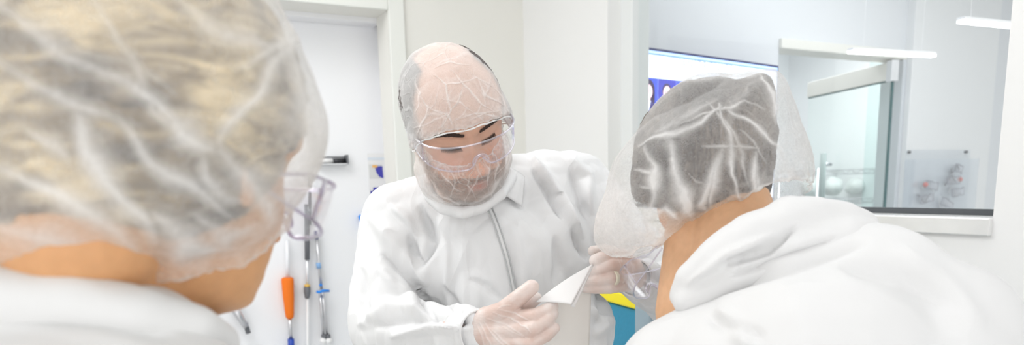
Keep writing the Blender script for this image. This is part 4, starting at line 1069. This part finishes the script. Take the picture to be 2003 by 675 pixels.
ZE = lambda p: p[:, 2]-np.interp(p[:, 1], [-.12, -.03, .03, .07, .10], [-.075, -.045, -.018, .018, .034])+.0015*noise(p, 60, 5)
make_cap('bouffant_cap', hdM, V, Fc, D, ZE, M_gM, man, CM, sc=30., seed=3, big=.003, crumple_amp=.004, edge_w=.005, lift=.0012)
# elastic hem, gathered
def hem(hd, V, Fc, D, keepf, name, m, parent, r=.0028, seed=1, vis=None):
    pl = hd.l(V); s = keepf(pl); E = []
    # marching along the zero line of s
    pts = []
    for f in Fc:
        v = s[f]
        if v.min() < 0 < v.max():
            q = []
            for a in range(4):
                b = (a+1) % 4
                if v[a]*v[b] < 0: t = v[a]/(v[a]-v[b]); q.append(V[f[a]]*(1-t)+V[f[b]]*t)
            if q: pts.append(np.mean(q, 0))
    pts = np.array(pts); l = hd.l(pts); c = l.mean(0); an = np.arctan2(l[:, 1]-c[1], l[:, 0]-c[0]); o = np.argsort(an); pts = pts[o]; an = an[o]
    A = np.linspace(-math.pi, math.pi, 420, endpoint=False); L = np.stack([np.interp(A, an, pts[:, i], period=2*math.pi) for i in range(3)], 1)
    for _ in range(4): L = (np.roll(L, 1, 0)+2*L+np.roll(L, -1, 0))/4
    cc = L.mean(0); L = cc+(L-cc)*(.985+.018*noise(L, 110, seed))[:, None]
    L = np.concatenate([L, L[:1]]); rr = r*(1+.45*noise(L, 170, seed+1))
    mb = MB(); mb.tube(L, list(rr), 8, cap=False); return mb.build(name, m, parent, smooth=True)
M_hem = mat('gathered_hem', (.90, .90, .89), .7, bump=(500, .6))
hem(hdM, V, Fc, D, ZE, 'cap_hem', M_hem, man, .0012, 5)
# beard cover
Vb_, Fb_, Db_ = shell(hdM, hV, hF, .010, [(812, 340), (814, 310), (830, 280), (860, 262), (910, 250), (960, 245), (992, 262), (1002, 290), (1000, 325), (990, 352), (968, 385), (935, 402), (900, 409), (866, 402), (838, 386), (820, 364)], (0, .0, -.062), .118, nu=420, nv=300)
ZB = lambda p: np.interp(p[:, 1], [-.06, -.01, .04, .09, .125], [.03, .012, -.012, -.022, -.028])-p[:, 2]+.002*noise(p, 50, 8)+.004*np.clip(1-np.abs(p[:, 0])/.02, 0, 1)
CB = [([(905, 300), (930, 320), (945, 350)], 1.5, .8), ([(875, 330), (890, 350), (885, 385)], 1.5, .8), ([(940, 300), (960, 330), (955, 365)], 1.6, .9), ([(850, 325), (870, 350), (900, 375)], 1.6, .8), ([(960, 290), (975, 320), (970, 350)], 1.8, .8),
      ([(920, 340), (915, 365), (930, 390)], 1.5, .8), ([(890, 315), (900, 345), (925, 360)], 1.3, .6), ([(945, 330), (930, 360), (910, 390)], 1.4, .7), ([(840, 345), (860, 375), (900, 400)], 2.5, .8), ([(820, 340), (840, 375), (880, 400)], 6, .9),
      ([(985, 340), (960, 380), (920, 402)], 6, .9), ([(990, 280), (998, 310), (985, 345)], 5, .8), ([(925, 300), (928, 330), (915, 345)], 1.2, .7), ([(870, 300), (865, 325), (880, 345)], 1.2, .6), ([(818, 300), (826, 330), (832, 360)], 5, .8)]
M_gB = mat_gauze('beard_gauze', (.95, .945, .935), .18, .75, 26., .26, 420, .0016, .50)
make_cap('beard_cover', hdM, Vb_, Fb_, Db_, ZB, M_gB, man, CB, sc=34., seed=8, big=.003, crumple_amp=.005, edge_w=.003, lift=.0012)

# the folded paper
paper = thing('paper_sheet', 'folded white paper sheet held up between the man\'s gloved hands', 'paper', P(1100, 700, 1.14))
o = sheet_px('sheet', [(1062, 600, 1.12), (1158, 520, 1.14), (1148, 800, 1.17), (1052, 800, 1.16)], mat('paper_ivory', (.84, .825, .79), .65), paper, 20, 30, .006, .0008, 2)
def tri_sheet(name, A, B, Cc, m, parent, n=22, bulge=.006):
    A, B, Cc = P(*A), P(*B), P(*Cc); V = []; idx = {}; Fc = []; nn = np.cross(B-A, Cc-A); nn /= np.linalg.norm(nn)
    if nn@(C_-A) < 0: nn = -nn
    for i in range(n+1):
        for j in range(n+1-i):
            u, v = i/n, j/n; idx[i, j] = len(V); V.append(A+(B-A)*u+(Cc-A)*v+nn*bulge*math.sin(math.pi*min(1, u+v*.6)))
    for i in range(n):
        for j in range(n-i):
            Fc.append((idx[i, j], idx[i+1, j], idx[i, j+1]))
            if j < n-i-1: Fc.append((idx[i+1, j], idx[i+1, j+1], idx[i, j+1]))
    mb = MB(); mb.add(V, Fc); o = mb.build(name, m, parent, smooth=True); so = o.modifiers.new('t', 'SOLIDIFY'); so.thickness = .0008; return o
tri_sheet('folded_flap', (1048, 591, 1.085), (1160, 517, 1.118), (1118, 600, 1.075), M_paper, paper)
sheet_px('flap_edge', [(1156, 518, 1.117), (1161, 519, 1.118), (1124, 601, 1.079), (1116, 600, 1.078)], mat('paper_shade', (.82, .82, .82), .6), paper, 3, 10, .001, .0012)

# ================= the woman on the right, seen from behind
hdR = Head(P(1378, 335, 1.0), 32, -28, -4, AWAY, .98)
womR = thing('person', 'dark-haired person at right seen from behind in white coverall and peaked gauze cap', 'person', (P(1600, 600, .85)[0], P(1600, 600, .85)[1], 0))
womR['category'] = 'person'
wV, wF = head_loft(.98, .95, 150, 180)
def woman_body(hd, nbase, sL, sR, chestp, hip, fw, side, arms, neck_r=.054, tone=(.72, .42, .24), vox=.0028, neck_from=(0, -.035, -.05), extra=()):
    mb = MB(); mb.add(hd.w(wV), wF)
    for s in (-1, 1): ear(mb, hd, s, .86 if hd is hdR else .98)
    mb.cap(hd.w(neck_from), nbase, neck_r*.84, neck_r*1.15); mb.cap(hd.w([0, -.0, -.075]), nbase+fw*.01, .045, .05)
    for (a_, b_, ra_, rb_) in extra: mb.cap(hd.w(a_), b_, ra_, rb_)
    mb.cap(sL, sR, .045, .045); mb.cap(nbase, chestp, .07, .10); mb.cap(chestp, hip, .11, .13)
    for (s, e, w_) in arms:
        mb.cap(s, e, .045, .036); mb.cap(e, w_, .036, .024)
        d = (w_-e)/np.linalg.norm(w_-e); sd = np.cross(d, [0, 0, 1.]); sd /= np.linalg.norm(sd)
        mb.cap(w_, w_+d*.07, .024, .030)
        for k in range(4):
            b = w_+d*.085+sd*(.0195*(k-1.5)); l = (.062, .072, .068, .052)[k]; dn = (d*.8+np.array([0, 0, -.6])); dn /= np.linalg.norm(dn)
            mb.cap(b-d*.02, b+d*l*.5, .0095, .0088, 12); mb.cap(b+d*l*.5, b+d*l*.5+dn*l*.5, .0088, .0075, 12)
        b = w_+d*.03+sd*.03; mb.cap(b, b+d*.03+sd*.018, .013, .011, 12); mb.cap(b+d*.03+sd*.018, b+d*.06+sd*.02, .011, .009, 12)
    legs(mb, hip, .09, .055, fw, 1.1, side)
    me = remesh(mb, vox, 4, .5); set_col(me, 'tone', skin_tone(hd, get_co(me), tone)); return me
nbR = P(1450, 590, .93); chR = P(1590, 760, .82); sLR, sRR = P(1330, 750, .88), P(1850, 660, .80)
hipR = np.array([chR[0]+.02, chR[1]-.05, .80]); fwR = np.array([-.45, .89, 0]); sdR = np.array([.89, .45, 0])
armsR = [(sLR, sLR+np.array([-.03, .05, -.27]), sLR+np.array([-.02, .25, -.20])), (sRR, sRR+np.array([.04, .08, -.27]), sRR+np.array([-.10, .28, -.20]))]
link('body', woman_body(hdR, nbR, sLR, sRR, chR, hipR, fwR, sdR, armsR, .066, neck_from=(0, -.012, -.072), extra=[((-.02, .025, -.075), P(1372, 610, .97), .052, .062)]), M_skin, womR)
# hair
HS_R = [(1236, 405), (1234, 350), (1246, 295), (1275, 245), (1320, 205), (1385, 172), (1440, 156), (1495, 142), (1512, 160), (1516, 220), (1514, 300), (1506, 370), (1495, 402), (1430, 404), (1370, 420), (1330, 436), (1290, 450), (1255, 430)]
V, Fc, D = shell(hdR, wV, wF, .016, HS_R, (0, -.01, .02), .108, nu=240, nv=160)
plr = hdR.l(V); keep = plr[:, 2]-np.interp(plr[:, 1], [-.14, -.05, .0, .05, .09], [-.088, -.084, -.060, -.01, .04]) > 0
V2, F2, u2 = cut(V, Fc, keep); V2 = V2+D[u2]*(.0025*noise(V2, 40, 3)+.0012*noise(V2, 150, 4))[:, None]
link('hair', mesh_np('hair', V2, F2), mat_hair('brown_hair', (.018, .013, .012), (.06, .045, .038), (.20, .16, .13), (240, 60, 40), (.5, .6, .9)), womR)
CS_R = [(1514, 134), (1470, 140), (1400, 160), (1345, 187), (1300, 215), (1262, 245), (1225, 285), (1200, 330), (1184, 380), (1160, 440), (1160, 480), (1185, 500), (1235, 512), (1265, 500), (1300, 475), (1345, 445), (1400, 420), (1450, 412), (1505, 420), (1555, 412), (1585, 385), (1592, 345), (1585, 290), (1565, 240), (1545, 190), (1530, 150)]
V, Fc, D = shell(hdR, wV, wF, .026, CS_R, (0, -.01, .02), .128, nu=420, nv=300)
CR = [([(1212, 360), (1205, 430), (1215, 480)], 38, .5), ([(1180, 440), (1215, 485)], 22, .5), ([(1556, 230), (1568, 330)], 26, .3), ([(1285, 262), (1330, 230), (1400, 196)], 9, .4), ([(1380, 200), (1420, 235), (1450, 300), (1462, 360)], 5, .6), ([(1245, 450), (1290, 470)], 14, .6),([(1405, 205), (1425, 260), (1432, 330), (1448, 400)], 6, .95), ([(1410, 210), (1370, 240), (1310, 262), (1250, 285)], 6, .9), ([(1425, 215), (1465, 235), (1500, 262), (1530, 290)], 6, .9), ([(1412, 290), (1390, 350), (1370, 400), (1378, 408)], 9, 1.), ([(1412, 296), (1398, 350), (1385, 402)], 12, .9),
      ([(1310, 270), (1322, 330), (1340, 390), (1350, 425)], 14, 1.), ([(1318, 320), (1335, 380), (1345, 420)], 18, .9), ([(1478, 300), (1475, 350), (1478, 395)], 9, 1.), ([(1480, 330), (1486, 370), (1490, 400)], 12, .8), ([(1370, 285), (1410, 283), (1450, 286), (1485, 292)], 3.5, .8),
      ([(1265, 290), (1285, 330), (1280, 380), (1265, 430)], 13, .95), ([(1240, 330), (1280, 340), (1300, 352)], 5, .8), ([(1250, 370), (1275, 365), (1295, 372)], 4, .7), ([(1300, 160), (1400, 150), (1500, 142)], 5, .5), ([(1490, 145), (1512, 180), (1520, 240)], 4, .8), ([(1330, 240), (1380, 222), (1410, 215), (1460, 200), (1500, 210)], 3, .6),
      ([(1260, 400), (1270, 450), (1262, 480)], 8, .8), ([(1290, 440), (1300, 465), (1280, 485)], 8, .8), ([(1262, 420), (1300, 405), (1330, 430)], 7, .8), ([(1520, 280), (1550, 340), (1545, 390)], 14, .6), ([(1205, 350), (1225, 420), (1215, 480)], 16, .55), ([(1440, 250), (1470, 275), (1500, 320)], 2.5, .6), ([(1345, 330), (1360, 350), (1385, 360)], 2.5, .5)]
ZR = lambda p: p[:, 2]-np.interp(p[:, 1], [-.14, -.03, .03, .09, .2], [-.083, -.086, -.086, -.075, -.05])+.002*noise(p, 45, 5)
M_gR = mat_gauze('cap_gauze_right', (.95, .945, .935), .20, .90, 15., .12, 300, .0015, .45)
make_cap('bouffant_cap', hdR, V, Fc, D, ZR, M_gR, womR, CR, sc=20., seed=13, big=.004, crumple_amp=.004, edge_w=.006, lift=.0014)
#hem(hdR, V, Fc, D, ZR, 'cap_hem', M_hem, womR, .0022, 6)
hdG = Head(P(1366, 478, 1.03), 32, -30, -4, AWAY, 1.0)
eyewear(hdG, womR, yo=.008, rim_r=.0013)
def suit_R(mb):
    mb.cap(P(1560, 640, .84), P(1700, 590, .83), .095, .09); mb.cap(P(1520, 690, .86), sLR, .10, .085); mb.cap(P(1690, 600, .83), sRR, .09, .078)
    mb.cap(P(1480, 800, .83), P(1760, 780, .81), .13, .13); mb.cap(P(1500, 900, .83), P(1760, 900, .81), .14, .14)
    for (s, e, w_) in armsR: mb.cap(s, e, .080, .065); mb.cap(e, w_, .065, .042)
    mb.cap(chR, hipR, .15, .17); legs(mb, hipR, .09, .085, fwR, 1.1, sdR)
me = suit_mesh(suit_R, .005, 14)
FR = [([(1330, 590), (1450, 545), (1600, 500), (1700, 470)], 14, -.006), ([(1400, 600), (1440, 640), (1470, 690)], 20, .004), ([(1750, 480), (1850, 560), (1930, 640)], 24, .004), ([(1640, 520), (1760, 540), (1850, 600)], 18, -.004), ([(1380, 620), (1430, 640), (1500, 660)], 14, -.004)]
drape(me, FR, .004, 6., 21, .0012); suitR_ = link('coverall', me, M_suitR, womR); bvR = bvh_of(me)
mb = MB(); ring = [(1330, 578, .875, .016), (1352, 545, .862, .022), (1400, 510, .85, .028), (1470, 470, .838, .032), (1545, 432, .835, .030), (1600, 424, .84, .024), (1650, 428, .85, .022), (1688, 442, .87, .022), (1690, 470, .93, .024), (1600, 520, .98, .024), (1450, 570, .98, .022), (1360, 600, .94, .02), (1330, 578, .875, .016)]
for a, b in zip(ring[:-1], ring[1:]): mb.cap(P(*a[:3]), P(*b[:3]), a[3], b[3], 16)
ring2 = [(1350, 590, .862, .022), (1440, 545, .842, .030), (1540, 500, .826, .034), (1640, 478, .828, .034), (1692, 470, .85, .028)]
for a, b in zip(ring2[:-1], ring2[1:]): mb.cap(P(*a[:3]), P(*b[:3]), a[3], b[3], 16)
me = remesh(mb, .004, 8, .6)
drape(me, [([(1400, 520), (1500, 490), (1560, 440)], 8, -.006), ([(1420, 540), (1520, 510), (1640, 462)], 8, -.005), ([(1340, 560), (1420, 500), (1520, 455)], 10, .004)], .003, 12., 5, .0015); link('collar', me, M_suitR, suitR_)

# ================= the blonde woman in the left foreground
hdL = Head(P(345, 285, .53), -24, -14, 4, AWAY, 1.0)
womL = thing('person', 'blonde person close at left seen from behind in gauze cap and clear glasses', 'person', (P(100, 700, .5)[0], P(100, 700, .5)[1], 0))
womL['category'] = 'person'
nbL = P(200, 720, .56); chL = P(60, 1050, .47); sLL, sRL = P(-420, 900, .50), P(330, 850, .47)
hipL = np.array([chL[0]+.0, chL[1]-.02, .80]); fwL = np.array([.5, .86, 0]); sdL = np.array([.86, -.5, 0])
armsL = [(sLL, sLL+np.array([-.02, .06, -.27]), sLL+np.array([.06, .27, -.20])), (sRL, sRL+np.array([.02, .04, -.28]), sRL+np.array([.05, .25, -.30]))]
link('body', woman_body(hdL, nbL, sLL, sRL, chL, hipL, fwL, sdL, armsL, .060, (.68, .36, .17), extra=[((0, -.055, -.075), P(40, 720, .57), .05, .06)]), M_skin, womL)
HS_L = [(500, -10), (560, 100), (580, 200), (560, 300), (525, 390), (480, 450), (400, 485), (300, 500), (150, 508), (0, 512), (-70, 460), (-110, 350), (-130, 200), (-100, 0), (0, -140), (200, -210), (380, -140)]
V, Fc, D = shell(hdL, wV, wF, .010, HS_L, (0, -.01, .02), .118, nu=240, nv=160)
pl = hdL.l(V); keep = (pl[:, 2]-np.interp(pl[:, 1], [-.2, -.12, -.05, .0, .04, .08], [-.125, -.112, -.090, -.045, .005, .05]) > 0) & (pl[:, 1] < .085)
V2, F2, u2 = cut(V, Fc, keep); V2 = V2+D[u2]*(.006*noise(V2, 22, 3)+.0025*noise(V2*np.array([1, 1, 3]), 60, 4))[:, None]
link('hair', mesh_np('hair', V2, F2), mat_hair('blonde_hair', (.07, .060, .058), (.30, .24, .17), (.78, .64, .42), (26, 26, 90), (.3, .35, .2)), womL)
CS_L = [(545, -5), (572, 50), (602, 120), (622, 190), (632, 250), (622, 320), (596, 365), (565, 405), (530, 455), (480, 495), (420, 512), (300, 526), (150, 534), (0, 540), (-90, 520), (-140, 400), (-160, 200), (-130, -20), (0, -190), (200, -260), (400, -190)]
V, Fc, D = shell(hdL, wV, wF, .020, CS_L, (0, -.01, .02), .135, nu=420, nv=300)
CL = [([(425, 275), (500, 190), (545, 110), (590, 60)], 17.55, 0.792), ([(425, 275), (330, 225), (200, 150), (60, 70), (0, 20)], 20.25, 0.748), ([(425, 275), (300, 230), (260, 120), (180, 0)], 16.2, 0.484), ([(0, 320), (90, 355), (180, 410), (260, 480)], 27, 0.836), ([(150, 210), (180, 300), (240, 390), (300, 470)], 29.7, 0.836),
      ([(220, 230), (300, 320), (400, 370), (440, 420)], 16.2, 0.704), ([(405, 290), (410, 340), (440, 380), (470, 385)], 16.2, 0.704), ([(430, 280), (480, 330), (520, 400), (530, 430)], 24.3, 0.748), ([(330, 225), (370, 260), (420, 285)], 27, 0.704), ([(0, 130), (120, 180), (220, 235)], 16.2, 0.616),
      ([(540, 100), (590, 190), (612, 280), (600, 350)], 27, 0.704), ([(470, 130), (550, 95), (570, 40)], 16.2, 0.616), ([(0, 440), (100, 470), (220, 490)], 29.7, 0.704), ([(280, 420), (350, 470), (430, 480)], 27, 0.704), ([(380, 420), (430, 460), (500, 440)], 21.6, 0.616), ([(350, 0), (430, 60), (540, 100)], 18.9, 0.528), ([(90, 60), (160, 110), (250, 130), (350, 190)], 13.5, 0.44), ([(60, 240), (110, 270), (140, 310)], 18.9, 0.528)]
ZL = lambda p: p[:, 2]-np.interp(p[:, 1], [-.14, -.03, .03, .09, .13], [-.118, -.106, -.078, -.022, .030])+.002*noise(p, 45, 5)
M_gL = mat_gauze('cap_gauze_left', (.95, .945, .93), .19, .88, 8., .16, 120, .002, .42)
make_cap('bouffant_cap', hdL, V, Fc, D, ZL, M_gL, womL, CL, sc=14., seed=23, big=.004, crumple_amp=.006, edge_w=.007, lift=.002)
#hem(hdL, V, Fc, D, ZL, 'cap_hem', M_hem, womL, .0020, 7)
eyewear(Head(P(322, 330, .53), -24, -14, 4, AWAY, 1.0), womL, yo=.014, w=1.04, rim_r=.0019, rimc=mat_clear('purple_rim', (.62, .56, .68), .25, .5, .1))
def suit_L(mb):
    mb.cap(P(-160, 700, .50), P(120, 735, .50), .073, .076); mb.cap(P(120, 735, .50), P(235, 755, .49), .076, .072); mb.cap(P(235, 755, .49), P(300, 800, .48), .072, .062); mb.cap(P(300, 800, .48), sRL, .062, .06); mb.cap(P(-160, 740, .5), sLL, .08, .07)
    mb.cap(chL+np.array([-.06, 0, 0]), hipL, .14, .16); mb.cap(P(-200, 950, .48), P(150, 950, .47), .11, .11)
    for (s, e, w_) in armsL: mb.cap(s, e, .068, .060); mb.cap(e, w_, .060, .042)
    legs(mb, hipL, .09, .085, fwL, 1.1, sdL)
me = suit_mesh(suit_L, .005, 14)
mb = MB(); ring = [(-150, 590, .46, .022), (0, 585, .45, .022), (150, 592, .45, .020), (280, 612, .46, .018), (380, 640, .48, .016), (430, 665, .52, .015), (430, 680, .60, .016), (250, 640, .66, .018), (0, 600, .64, .02), (-150, 590, .56, .022), (-150, 590, .46, .022)]
for a_, b_ in zip(ring[:-1], ring[1:]): mb.cap(P(*a_[:3]), P(*b_[:3]), a_[3], b_[3], 16)
COLL = remesh(mb, .004, 8, .6); drape(COLL, [], .002, 10., 6, .001)
drape(me, [([(0, 560), (150, 570), (300, 610)], 18, .003), ([(0, 600), (200, 620), (350, 660)], 22, -.003)], .003, 6., 31, .001); suitL_ = link('coverall', me, M_suitL, womL); link('collar', COLL, M_suitL, suitL_)
for (wm, hp, sd_) in ((womR, hipR, sdR), (womL, hipL, sdL)):
    for s in (-1, 1):
        f = hp*np.array([1, 1, 0])+sd_*.11*s+np.array([0, .04, .045]); mb = MB(); mb.ell(f, np.diag([.045, .125, .045]), 24, 14); V = np.array(mb.V); V[:, 2] = np.maximum(V[:, 2], .0); mb.V = [tuple(v) for v in V]; mb.build('shoe_cover', M_white, wm, smooth=True)


# ------------------------------------------------------------------ lights
def area(name, loc, size, power, rot=(0, 0, 0), col=(1, 1, 1), sy=None):
    l = bpy.data.lights.new(name, 'AREA'); l.energy = power; l.size = size; l.color = col
    if sy: l.shape = 'RECTANGLE'; l.size_y = sy
    o = bpy.data.objects.new(name, l); COL.objects.link(o); o.location = loc; o.rotation_euler = rot; return o
area('ceiling_light', (0, .6, CEIL-.03), 1.2, 4)
area('ceiling_light', (-1.3, 1.6, CEIL-.03), 1.2, 27)
area('ceiling_light', (.8, 1.5, CEIL-.03), 1.0, 5)
area('front_fill_light', (0, -2.6, 1.5), 4.0, 33, rot=(math.radians(90), 0, 0), sy=2.2)  # soft frontal fill added behind the camera, no known window there
area('ceiling_light', (1.9, 3.1, CEIL-.03), 1.3, 13, col=(.96, .98, 1))
area('ceiling_light', (3.2, 3.0, CEIL-.03), 1.5, 11, col=(.96, .98, 1))
area('ceiling_light', (2.4, 5.4, CEIL-.03), 1.0, 34)
W = bpy.data.worlds.new('world'); SC.world = W; W.use_nodes = True
W.node_tree.nodes['Background'].inputs[0].default_value = (1, .995, .985, 1); W.node_tree.nodes['Background'].inputs[1].default_value = 1.05
SC.view_settings.view_transform = 'Standard'; SC.view_settings.look = 'None'; SC.view_settings.gamma = 1; SC.view_settings.use_curve_mapping = False
SC.view_settings.exposure = .09
SC.cycles.max_bounces = 6; SC.cycles.transparent_max_bounces = 16; SC.cycles.use_adaptive_sampling = True; SC.cycles.adaptive_threshold = .06; SC.cycles.use_denoising = True
SC.cycles.caustics_reflective = False; SC.cycles.caustics_refractive = False
